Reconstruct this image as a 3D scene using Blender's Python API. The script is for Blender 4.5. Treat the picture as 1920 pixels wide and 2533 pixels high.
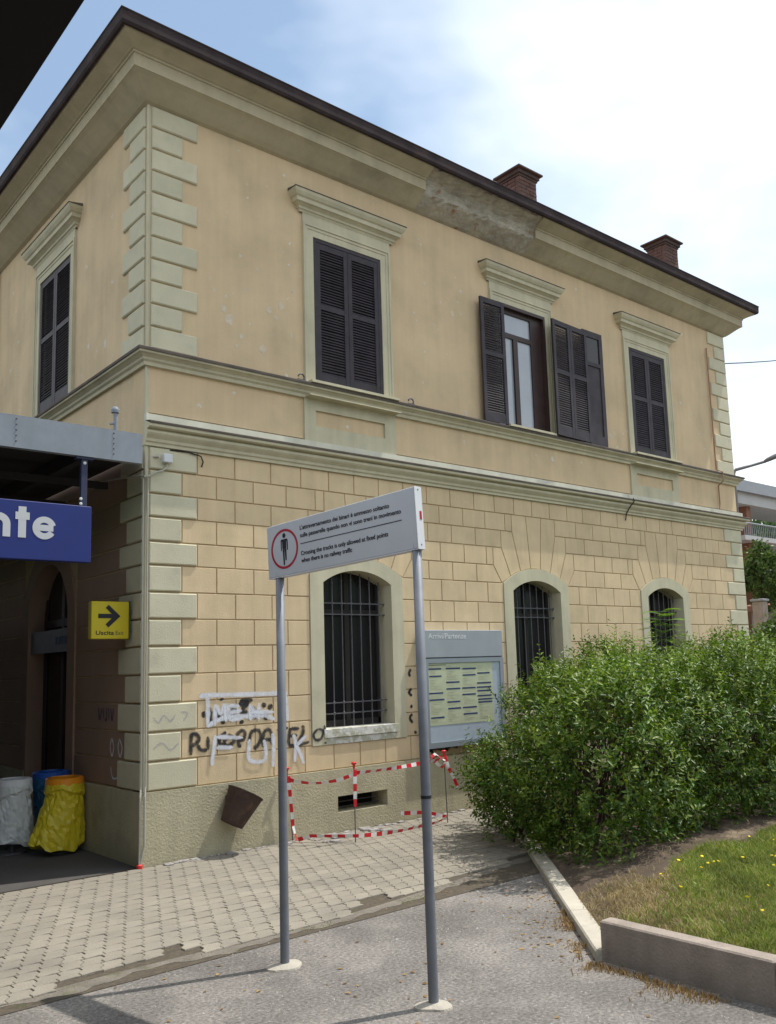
import bpy, bmesh, math, random
import numpy as np
from mathutils import Vector, Matrix
rnd = random.Random(7)
nrs = np.random.RandomState(11)
for o in list(bpy.data.objects):
    bpy.data.objects.remove(o, do_unlink=True)
scene = bpy.context.scene
COL = scene.collection

# ------------------------------------------------------------------ camera
cam_data = bpy.data.cameras.new("camera")
cam = bpy.data.objects.new("camera", cam_data)
COL.objects.link(cam)
scene.camera = cam
cam_data.sensor_fit = 'VERTICAL'
cam_data.sensor_height = 36.0
cam_data.lens = 2205.798 / 2533.0 * 36.0
cam_data.shift_x = -78.54 / 2533.0
cam_data.shift_y = 84.30 / 2533.0
cam_data.clip_start = 0.05
cam_data.clip_end = 3000
YAW, PITCH, ROLL = 0.850162, 0.135075, -0.033924
_f = Vector((math.cos(PITCH) * math.cos(YAW), math.cos(PITCH) * math.sin(YAW), math.sin(PITCH)))
_r = Vector((math.sin(YAW), -math.cos(YAW), 0))
_u = _r.cross(_f)
_r2 = _r * math.cos(ROLL) + _u * math.sin(ROLL)
_u2 = -_r * math.sin(ROLL) + _u * math.cos(ROLL)
CAMPOS = Vector((-4.14643, -9.31584, 2.0))
M = Matrix.Identity(4)
for i in range(3):
    M[i][0], M[i][1], M[i][2], M[i][3] = _r2[i], _u2[i], -_f[i], CAMPOS[i]
cam.matrix_world = M

# ------------------------------------------------------------------ sky, sun, exposure
SUN_EL = math.radians(64.0)
SUN_H = Vector((0.952, -0.307, 0)).normalized()
SUN_DIR = Vector((SUN_H.x * math.cos(SUN_EL), SUN_H.y * math.cos(SUN_EL), math.sin(SUN_EL)))
world = bpy.data.worlds.new("World")
scene.world = world
world.use_nodes = True
wn, wl = world.node_tree.nodes, world.node_tree.links
wn.clear()
w_out = wn.new('ShaderNodeOutputWorld')
w_bg = wn.new('ShaderNodeBackground')
w_bg.inputs['Strength'].default_value = 0.125
w_sky = wn.new('ShaderNodeTexSky')
w_sky.sky_type = 'NISHITA'
w_sky.sun_disc = False
w_sky.sun_elevation = SUN_EL
w_sky.sun_rotation = math.atan2(SUN_H.x, SUN_H.y)
w_sky.air_density = 1.0
w_sky.dust_density = 1.3
w_sky.ozone_density = 1.6
w_tc = wn.new('ShaderNodeTexCoord')
w_map = wn.new('ShaderNodeMapping')
w_map.inputs['Scale'].default_value = (1.0, 1.0, 2.0)
w_map.inputs['Location'].default_value = (-4.0, -9.4, 7.3)
w_noise = wn.new('ShaderNodeTexNoise')
w_noise.inputs['Scale'].default_value = 1.25
w_noise.inputs['Detail'].default_value = 5.5
w_noise.inputs['Roughness'].default_value = 0.55
w_ramp = wn.new('ShaderNodeValToRGB')
w_ramp.color_ramp.elements[0].position = 0.33
w_ramp.color_ramp.elements[0].color = (0.14, 0.14, 0.14, 1)
w_ramp.color_ramp.elements[1].position = 0.66
w_mix = wn.new('ShaderNodeMixRGB')
w_mix.inputs['Color2'].default_value = (9.9, 10.2, 10.4, 1)
wl.new(w_tc.outputs['Generated'], w_map.inputs['Vector'])
wl.new(w_map.outputs['Vector'], w_noise.inputs['Vector'])
wl.new(w_noise.outputs['Fac'], w_ramp.inputs['Fac'])
wl.new(w_ramp.outputs['Color'], w_mix.inputs['Fac'])
w_tint = wn.new('ShaderNodeMixRGB')
w_tint.blend_type = 'MULTIPLY'
w_tint.inputs['Fac'].default_value = 1.0
w_tint.inputs['Color2'].default_value = (0.72, 0.99, 1.06, 1)
wl.new(w_sky.outputs['Color'], w_tint.inputs['Color1'])
wl.new(w_tint.outputs['Color'], w_mix.inputs['Color1'])
wl.new(w_mix.outputs['Color'], w_bg.inputs['Color'])
wl.new(w_bg.outputs['Background'], w_out.inputs['Surface'])

sun_data = bpy.data.lights.new("sun", 'SUN')
sun_data.energy = 3.4
sun_data.angle = math.radians(0.6)
sun_data.color = (1.0, 0.955, 0.88)
sun = bpy.data.objects.new("sun", sun_data)
COL.objects.link(sun)
sun.location = (10, -10, 30)
sun.rotation_mode = 'QUATERNION'
sun.rotation_quaternion = SUN_DIR.to_track_quat('Z', 'Y')

scene.view_settings.view_transform = 'Standard'
scene.view_settings.look = 'None'
scene.view_settings.exposure = 0.32
scene.view_settings.gamma = 1.0
scene.view_settings.use_curve_mapping = False
scene.render.engine = 'CYCLES'

# ------------------------------------------------------------------ materials
MATS = {}


def mat(name, color, rough=0.85, var=0.12, vscale=3.0, bump=0.0, bscale=60.0, spec=0.3, metal=0.0,
        rand=0.0, color2=None, c2scale=2.0, c2lo=0.55, c2hi=0.7, c2det=6, color3=None, c3scale=14.0, c3lo=0.66, c3hi=0.7,
        fine=0.0, fscale=250.0, coat=0.0, streak=0.0, bdet=4):
    """Principled material on world-position noise: broad variation, optional stain / chip colours, grain and bump."""
    m = bpy.data.materials.new(name)
    MATS[name] = m
    m.use_nodes = True
    n, l = m.node_tree.nodes, m.node_tree.links
    b = n['Principled BSDF']
    b.inputs['Roughness'].default_value = rough
    b.inputs['Metallic'].default_value = metal
    b.inputs['Specular IOR Level'].default_value = spec
    if coat:
        b.inputs['Coat Weight'].default_value = coat
    geo = n.new('ShaderNodeNewGeometry')
    pos = geo.outputs['Position']

    def noise(scale, det=4, rgh=0.55, vec=None):
        t = n.new('ShaderNodeTexNoise')
        t.inputs['Scale'].default_value = scale
        t.inputs['Detail'].default_value = det
        t.inputs['Roughness'].default_value = rgh
        l.new(vec or pos, t.inputs['Vector'])
        return t.outputs['Fac']

    def mul(col, fac_socket, lo, hi):
        mr = n.new('ShaderNodeMapRange')
        mr.inputs['From Min'].default_value = 0.25
        mr.inputs['From Max'].default_value = 0.75
        mr.inputs['To Min'].default_value = lo
        mr.inputs['To Max'].default_value = hi
        l.new(fac_socket, mr.inputs['Value'])
        h = n.new('ShaderNodeHueSaturation')
        l.new(mr.outputs['Result'], h.inputs['Value'])
        l.new(col, h.inputs['Color'])
        return h.outputs['Color']
    rgb = n.new('ShaderNodeRGB')
    rgb.outputs[0].default_value = (*color, 1)
    cur = rgb.outputs[0]

    def over(cur, c, scale, lo, hi, det):
        r = n.new('ShaderNodeValToRGB')
        r.color_ramp.elements[0].position = lo
        r.color_ramp.elements[1].position = hi
        l.new(noise(scale, det, 0.62), r.inputs['Fac'])
        mx = n.new('ShaderNodeMixRGB')
        l.new(r.outputs['Color'], mx.inputs['Fac'])
        l.new(cur, mx.inputs['Color1'])
        mx.inputs['Color2'].default_value = (*c, 1)
        return mx.outputs['Color']
    if color2:
        cur = over(cur, color2, c2scale, c2lo, c2hi, c2det)
    if color3:
        cur = over(cur, color3, c3scale, c3lo, c3hi, 5)
    if var:
        cur = mul(cur, noise(vscale, 5), 1 - var, 1 + var)
    if streak:
        mp = n.new('ShaderNodeMapping')
        mp.inputs['Scale'].default_value = (7, 7, 0.45)
        l.new(pos, mp.inputs['Vector'])
        cur = mul(cur, noise(1.0, 5, 0.6, mp.outputs['Vector']), 1 - streak, 1 + streak)
    if fine:
        cur = mul(cur, noise(fscale, 3), 1 - fine, 1 + fine)
    if rand:
        oi = n.new('ShaderNodeObjectInfo')
        mr = n.new('ShaderNodeMapRange')
        mr.inputs['To Min'].default_value = 1 - rand
        mr.inputs['To Max'].default_value = 1 + rand
        l.new(oi.outputs['Random'], mr.inputs['Value'])
        h = n.new('ShaderNodeHueSaturation')
        l.new(mr.outputs['Result'], h.inputs['Value'])
        l.new(cur, h.inputs['Color'])
        cur = h.outputs['Color']
    l.new(cur, b.inputs['Base Color'])
    if bump:
        bp = n.new('ShaderNodeBump')
        bp.inputs['Strength'].default_value = 1.0
        bp.inputs['Distance'].default_value = bump
        l.new(noise(bscale, bdet, 0.6), bp.inputs['Height'])
        l.new(bp.outputs['Normal'], b.inputs['Normal'])
    return m


PEACH = (0.615, 0.472, 0.30)
TRIM = (0.52, 0.48, 0.345)
mat('wall_upper', PEACH, 0.92, 0.10, 1.3, bump=0.0025, bscale=70, color2=(0.525, 0.415, 0.265), c2scale=1.4, c2lo=0.45, c2hi=0.72,
    color3=(0.64, 0.60, 0.53), c3scale=5.5, c3lo=0.655, c3hi=0.67, fine=0.07, streak=0.07)
mat('wall_block', (0.62, 0.482, 0.305), 0.92, 0.09, 2.0, bump=0.003, bscale=70, rand=0.045, fine=0.07,
    color2=(0.535, 0.425, 0.265), c2scale=2.4, c2lo=0.5, c2hi=0.75, streak=0.08, color3=(0.66, 0.60, 0.50), c3scale=9, c3lo=0.70, c3hi=0.74)
mat('wall_joint', (0.46, 0.34, 0.20), 0.95, 0.12, 4.0)
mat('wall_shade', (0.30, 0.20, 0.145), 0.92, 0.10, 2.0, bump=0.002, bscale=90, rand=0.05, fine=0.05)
mat('trim', TRIM, 0.9, 0.08, 1.8, bump=0.002, bscale=80, fine=0.05, color2=(0.42, 0.395, 0.295), c2scale=2.2, c2lo=0.5, c2hi=0.78, streak=0.10)
mat('quoin', (0.54, 0.505, 0.37), 0.9, 0.08, 3.0, bump=0.003, bscale=60, rand=0.05, fine=0.06, color2=(0.44, 0.415, 0.32), c2scale=4, c2lo=0.55, c2hi=0.8)
mat('cornice', (0.45, 0.395, 0.275), 0.92, 0.12, 1.6, bump=0.002, bscale=60, color2=(0.31, 0.285, 0.20), c2scale=1.5, c2lo=0.5, c2hi=0.78, streak=0.08)
mat('flake', (0.60, 0.51, 0.39), 0.95, 0.15, 20.0)
mat('ledge_top', (0.11, 0.092, 0.078), 0.95, 0.3, 4.0)
mat('ledge_pale', (0.58, 0.57, 0.47), 0.9, 0.12, 3.0, streak=0.08)
mat('bare_masonry', (0.38, 0.345, 0.28), 0.97, 0.25, 5.0, bump=0.02, bscale=16, color2=(0.30, 0.145, 0.08), c2scale=4.5, c2lo=0.6, c2hi=0.68,
    color3=(0.44, 0.41, 0.34), c3scale=7, c3lo=0.56, c3hi=0.66, fine=0.1)
mat('plinth', (0.43, 0.39, 0.27), 0.95, 0.12, 2.0, bump=0.010, bscale=38, color2=(0.345, 0.31, 0.21), c2scale=3.0, c2lo=0.52, c2hi=0.75, fine=0.08, streak=0.08, bdet=6)
mat('sill_chipped', (0.42, 0.41, 0.32), 0.95, 0.12, 4.0, bump=0.006, bscale=25, color2=(0.60, 0.59, 0.54), c2scale=7, c2lo=0.48, c2hi=0.52)
mat('gutter', (0.045, 0.034, 0.036), 0.85, 0.3, 4.0, spec=0.12, color2=(0.065, 0.045, 0.042), c2scale=3.0)
mat('roof_tile', (0.28, 0.12, 0.07), 0.9, 0.25, 6.0, bump=0.01)
mat('chimney_brick', (0.115, 0.072, 0.062), 0.95, 0.25, 9.0, bump=0.006, bscale=40, rand=0.15)
mat('chimney_mortar', (0.10, 0.08, 0.072), 0.95, 0.2)
mat('slab_dark', (0.075, 0.06, 0.055), 0.9, 0.25)
mat('shutter', (0.036, 0.029, 0.036), 0.6, 0.4, 5.0, spec=0.35, rand=0.1)
mat('window_wood', (0.045, 0.026, 0.024), 0.5, 0.2, 6.0, spec=0.4)
mat('iron', (0.11, 0.105, 0.115), 0.6, 0.25, 20.0, spec=0.4, metal=0.3)
mat('dark_glass', (0.014, 0.013, 0.016), 0.18, 0.0, spec=0.3)
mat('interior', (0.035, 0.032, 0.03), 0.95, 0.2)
mat('vent_dark', (0.012, 0.011, 0.010), 0.95, 0.1)
mat('pale_pane', (0.34, 0.37, 0.42), 0.06, 0.1, 1.5, spec=0.7)  # pale base colour holds the reflected sky and the curtain
mat('galvanised', (0.19, 0.20, 0.225), 0.6, 0.14, 9.0, spec=0.45, metal=0.35, streak=0.08, fine=0.04)
mat('sign_grey', (0.47, 0.48, 0.50), 0.5, 0.05, 3.0, spec=0.4)
mat('sign_edge', (0.62, 0.63, 0.65), 0.5, 0.05, 3.0, spec=0.4)
mat('sign_dim', (0.20, 0.19, 0.22), 0.6, 0.1, 5)
mat('ink_black', (0.018, 0.018, 0.022), 0.6, 0.0)
mat('ink_red', (0.36, 0.018, 0.035), 0.6, 0.05)
mat('ink_blue', (0.05, 0.065, 0.17), 0.6, 0.1, 30)
mat('ink_white', (0.60, 0.62, 0.63), 0.6, 0.2, 40)
mat('ink_grey', (0.52, 0.53, 0.55), 0.6, 0.03)
mat('board_frame', (0.27, 0.305, 0.335), 0.45, 0.06, 3.0, spec=0.4, metal=0.2)
mat('board_header', (0.30, 0.325, 0.345), 0.5, 0.06, 4.0, spec=0.4)
mat('board_dark', (0.07, 0.075, 0.08), 0.6, 0.1)
mat('poster_yellow', (0.63, 0.64, 0.44), 0.7, 0.08, 6.0, fine=0.05, fscale=90)
mat('poster_white', (0.52, 0.57, 0.65), 0.7, 0.06, 8.0)
mat('blue_sign', (0.008, 0.020, 0.15), 0.45, 0.06, 4.0, spec=0.4)
mat('yellow_sign', (0.50, 0.40, 0.010), 0.45, 0.05, 4.0, spec=0.4)
mat('yellow_sign_side', (0.05, 0.07, 0.03), 0.5, 0.1)
mat('canopy_steel', (0.22, 0.245, 0.28), 0.55, 0.12, 5.0, spec=0.4, streak=0.07)
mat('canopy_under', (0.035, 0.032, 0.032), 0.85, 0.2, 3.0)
mat('blue_steel', (0.03, 0.035, 0.075), 0.5, 0.15, 6.0)
mat('rubber_black', (0.006, 0.006, 0.007), 0.7, 0.2, 4.0)
mat('rust_bin', (0.055, 0.032, 0.025), 0.75, 0.35, 9.0, bump=0.004, bscale=35, color2=(0.085, 0.045, 0.032), c2scale=9, spec=0.35)
mat('plastic_white', (0.62, 0.64, 0.66), 0.45, 0.05, 5, spec=0.4)
mat('plastic_orange', (0.72, 0.26, 0.015), 0.4, 0.05, 5, spec=0.4)
mat('plastic_blue', (0.02, 0.09, 0.38), 0.4, 0.05, 5, spec=0.4)
mat('bag_white', (0.52, 0.55, 0.55), 0.45, 0.06, 6, spec=0.4)
mat('bag_yellow', (0.58, 0.47, 0.02), 0.42, 0.08, 6, spec=0.45)
mat('bag_blue', (0.02, 0.10, 0.22), 0.42, 0.08, 6, spec=0.45)
mat('tape_red', (0.62, 0.02, 0.03), 0.4, 0.06, 30, spec=0.4)
mat('tape_white', (0.74, 0.74, 0.72), 0.4, 0.05, 30, spec=0.4)
mat('cap_red', (0.62, 0.03, 0.03), 0.4, 0.1, 30, spec=0.4)
mat('conduit', (0.42, 0.41, 0.35), 0.7, 0.1, 10)
mat('copper_pipe', (0.36, 0.20, 0.12), 0.6, 0.15, 10)
mat('paver', (0.29, 0.26, 0.212), 0.93, 0.12, 2.2, bump=0.003, bscale=120, rand=0.07, fine=0.16, fscale=110, color2=(0.235, 0.215, 0.18), c2scale=1.3, c2lo=0.45, c2hi=0.7)
mat('joint_sand', (0.10, 0.083, 0.062), 0.97, 0.3, 25.0, bump=0.004, bscale=120, color2=(0.075, 0.085, 0.035), c2scale=3, c2lo=0.6, c2hi=0.7)
mat('asphalt', (0.166, 0.153, 0.140), 0.95, 0.26, 0.8, bump=0.006, bscale=90, color2=(0.215, 0.198, 0.180), c2scale=1.7, c2lo=0.44, c2hi=0.58,
    color3=(0.34, 0.31, 0.28), c3scale=30, c3lo=0.61, c3hi=0.69, fine=0.5, fscale=42)
mat('dirt', (0.19, 0.168, 0.14), 0.97, 0.25, 6.0, bump=0.012, bscale=45, fine=0.2, fscale=120, color2=(0.13, 0.13, 0.075), c2scale=5)
mat('platform_floor', (0.085, 0.078, 0.074), 0.9, 0.2, 1.5, bump=0.003, bscale=60)
mat('concrete', (0.47, 0.43, 0.355), 0.93, 0.12, 4.0, bump=0.004, bscale=70, fine=0.10, color2=(0.36, 0.33, 0.27), c2scale=5)
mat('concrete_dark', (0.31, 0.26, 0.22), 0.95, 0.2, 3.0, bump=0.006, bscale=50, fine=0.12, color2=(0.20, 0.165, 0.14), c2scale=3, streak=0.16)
mat('cement_foot', (0.42, 0.385, 0.325), 0.93, 0.12, 9.0, bump=0.006, bscale=50)
mat('pebble', (0.30, 0.28, 0.265), 0.9, 0.5, 18.0)
mat('soil', (0.095, 0.070, 0.050), 0.97, 0.25, 5.0, bump=0.015, bscale=40, color2=(0.23, 0.18, 0.12), c2scale=3.2, c2lo=0.52, c2hi=0.68, fine=0.2, fscale=110)  # base darkened all over in place of the hedge's cast shade
mat('bark', (0.07, 0.05, 0.035), 0.95, 0.25, 12.0, bump=0.01, bscale=40)
mat('house_wall', (0.55, 0.46, 0.38), 0.9, 0.08, 2.0)
mat('house_white', (0.46, 0.46, 0.46), 0.8, 0.06, 2.0)
mat('house_roof', (0.17, 0.18, 0.20), 0.8, 0.1, 2.0)
mat('house_brick', (0.24, 0.12, 0.085), 0.9, 0.15, 6.0)
mat('rail_grey', (0.28, 0.30, 0.33), 0.6, 0.08, 5.0)
mat('wall_grey', (0.30, 0.30, 0.30), 0.9, 0.12, 2.0)
mat('lamp_grey', (0.16, 0.155, 0.165), 0.5, 0.1, 5.0, metal=0.3)
mat('cable_black', (0.02, 0.02, 0.02), 0.7, 0)
mat('hill', (0.055, 0.10, 0.045), 0.97, 0.3, 0.15)
mat('tree_bark', (0.08, 0.06, 0.045), 0.95, 0.2, 10)


def leaf_mat(name, c1, c2, rough=0.35, spec=0.5, trans=0.25, c3=None):
    m = bpy.data.materials.new(name)
    MATS[name] = m
    m.use_nodes = True
    n, l = m.node_tree.nodes, m.node_tree.links
    b = n['Principled BSDF']
    b.inputs['Roughness'].default_value = rough
    b.inputs['Specular IOR Level'].default_value = spec
    geo = n.new('ShaderNodeNewGeometry')
    r = n.new('ShaderNodeValToRGB')
    r.color_ramp.elements[0].color = (*c1, 1)
    r.color_ramp.elements[1].color = (*c2, 1)
    if c3:
        e = r.color_ramp.elements.new(0.5)
        e.color = (*c3, 1)
    l.new(geo.outputs['Random Per Island'], r.inputs['Fac'])
    tn = n.new('ShaderNodeTexNoise')
    tn.inputs['Scale'].default_value = 2.6
    tn.inputs['Detail'].default_value = 3
    l.new(geo.outputs['Position'], tn.inputs['Vector'])
    mrv = n.new('ShaderNodeMapRange')
    mrv.inputs['From Min'].default_value = 0.3
    mrv.inputs['From Max'].default_value = 0.7
    mrv.inputs['To Min'].default_value = 0.62
    mrv.inputs['To Max'].default_value = 1.35
    l.new(tn.outputs['Fac'], mrv.inputs['Value'])
    hv = n.new('ShaderNodeHueSaturation')
    l.new(mrv.outputs['Result'], hv.inputs['Value'])
    l.new(r.outputs['Color'], hv.inputs['Color'])
    r = hv
    l.new(r.outputs['Color'], b.inputs['Base Color'])
    tr = n.new('ShaderNodeBsdfTranslucent')
    h = n.new('ShaderNodeHueSaturation')
    h.inputs['Value'].default_value = 1.3
    h.inputs['Saturation'].default_value = 1.1
    l.new(r.outputs['Color'], h.inputs['Color'])
    l.new(h.outputs['Color'], tr.inputs['Color'])
    mx = n.new('ShaderNodeMixShader')
    mx.inputs['Fac'].default_value = trans
    l.new(b.outputs['BSDF'], mx.inputs[1])
    l.new(tr.outputs['BSDF'], mx.inputs[2])
    l.new(mx.outputs['Shader'], n['Material Output'].inputs['Surface'])
    return m


leaf_mat('privet_leaf', (0.035, 0.085, 0.010), (0.20, 0.25, 0.04), 0.42, 0.32, 0.26, (0.075, 0.15, 0.016))
leaf_mat('privet_young', (0.11, 0.19, 0.022), (0.27, 0.34, 0.07), 0.42, 0.32, 0.32, (0.17, 0.26, 0.04))
leaf_mat('bright_leaf', (0.18, 0.33, 0.03), (0.28, 0.44, 0.06), 0.45, 0.4, 0.4)
leaf_mat('tree_leaf', (0.035, 0.075, 0.022), (0.085, 0.135, 0.04), 0.5, 0.35, 0.25)
leaf_mat('vine_leaf', (0.045, 0.09, 0.022), (0.12, 0.17, 0.04), 0.5, 0.35, 0.3)
leaf_mat('grass_green', (0.12, 0.19, 0.03), (0.34, 0.33, 0.10), 0.6, 0.25, 0.35, (0.18, 0.23, 0.05))
leaf_mat('grass_dry', (0.30, 0.23, 0.11), (0.46, 0.38, 0.21), 0.7, 0.2, 0.25)
leaf_mat('grass_rust', (0.24, 0.15, 0.065), (0.38, 0.27, 0.13), 0.7, 0.2, 0.25)
leaf_mat('petal_yellow', (0.75, 0.58, 0.02), (0.85, 0.70, 0.03), 0.6, 0.2, 0.2)


def clear_glass(name, tint, gloss):
    m = bpy.data.materials.new(name)
    MATS[name] = m
    m.use_nodes = True
    n, l = m.node_tree.nodes, m.node_tree.links
    n.remove(n['Principled BSDF'])
    t = n.new('ShaderNodeBsdfTransparent')
    t.inputs['Color'].default_value = (*tint, 1)
    g = n.new('ShaderNodeBsdfGlossy')
    g.inputs['Roughness'].default_value = 0.03
    lw = n.new('ShaderNodeLayerWeight')
    lw.inputs['Blend'].default_value = 0.2
    fr = n.new('ShaderNodeMath'); fr.operation = 'MULTIPLY_ADD'
    fr.inputs[1].default_value = gloss
    fr.inputs[2].default_value = 0.03
    l.new(lw.outputs['Facing'], fr.inputs[0])
    mx = n.new('ShaderNodeMixShader')
    l.new(fr.outputs[0], mx.inputs['Fac'])
    l.new(t.outputs['BSDF'], mx.inputs[1])
    l.new(g.outputs['BSDF'], mx.inputs[2])
    l.new(mx.outputs['Shader'], n['Material Output'].inputs['Surface'])
    return m


clear_glass('glass_clear', (0.94, 0.96, 0.96), 0.35)


def spray_mat(name, color, dens):
    """Sprayed paint: opaque in the middle of the stroke (UV y 0.5), fading in specks to its edges."""
    m = bpy.data.materials.new(name)
    MATS[name] = m
    m.use_nodes = True
    n, l = m.node_tree.nodes, m.node_tree.links
    b = n['Principled BSDF']
    b.inputs['Base Color'].default_value = (*color, 1)
    b.inputs['Roughness'].default_value = 0.8
    uv = n.new('ShaderNodeUVMap')
    sep = n.new('ShaderNodeSeparateXYZ')
    l.new(uv.outputs['UV'], sep.inputs['Vector'])
    a = n.new('ShaderNodeMath'); a.operation = 'SUBTRACT'; a.inputs[1].default_value = 0.5
    l.new(sep.outputs['Y'], a.inputs[0])
    ab = n.new('ShaderNodeMath'); ab.operation = 'ABSOLUTE'
    l.new(a.outputs[0], ab.inputs[0])
    mr = n.new('ShaderNodeMapRange')
    mr.interpolation_type = 'SMOOTHSTEP'
    mr.inputs['From Min'].default_value = 0.15
    mr.inputs['From Max'].default_value = 0.5
    mr.inputs['To Min'].default_value = dens
    mr.inputs['To Max'].default_value = 0.0
    l.new(ab.outputs[0], mr.inputs['Value'])
    geo = n.new('ShaderNodeNewGeometry')
    t = n.new('ShaderNodeTexNoise')
    t.inputs['Scale'].default_value = 14
    l.new(geo.outputs['Position'], t.inputs['Vector'])
    mr2 = n.new('ShaderNodeMapRange')
    mr2.inputs['From Min'].default_value = 0.3
    mr2.inputs['From Max'].default_value = 0.6
    mr2.inputs['To Min'].default_value = 0.7
    mr2.inputs['To Max'].default_value = 1.0
    l.new(t.outputs['Fac'], mr2.inputs['Value'])
    mu = n.new('ShaderNodeMath'); mu.operation = 'MULTIPLY'
    l.new(mr.outputs['Result'], mu.inputs[0])
    l.new(mr2.outputs['Result'], mu.inputs[1])
    tr = n.new('ShaderNodeBsdfTransparent')
    mx = n.new('ShaderNodeMixShader')
    l.new(mu.outputs[0], mx.inputs['Fac'])
    l.new(tr.outputs['BSDF'], mx.inputs[1])
    l.new(b.outputs['BSDF'], mx.inputs[2])
    l.new(mx.outputs['Shader'], n['Material Output'].inputs['Surface'])


spray_mat('spray_black', (0.02, 0.02, 0.025), 0.95)
spray_mat('spray_white', (0.66, 0.68, 0.74), 0.95)
spray_mat('spray_faint', (0.30, 0.30, 0.42), 0.35)
spray_mat('spray_violet', (0.05, 0.04, 0.16), 0.7)

# ------------------------------------------------------------------ object helpers


def empty(name, loc=(0, 0, 0), label=None, cat=None, group=None, kind=None, parent=None):
    o = bpy.data.objects.new(name, None)
    o.empty_display_size = 0.2
    COL.objects.link(o)
    if parent is None:
        o.location = loc
    else:
        o.parent = parent
    return tag(o, label, cat, group, kind)


def tag(o, label=None, cat=None, group=None, kind=None):
    if label: o['label'] = label
    if cat: o['category'] = cat
    if group: o['group'] = group
    if kind: o['kind'] = kind
    return o


def root_loc(parent):
    v = Vector((0, 0, 0))
    while parent is not None:
        v += parent.location
        parent = parent.parent
    return v


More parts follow.
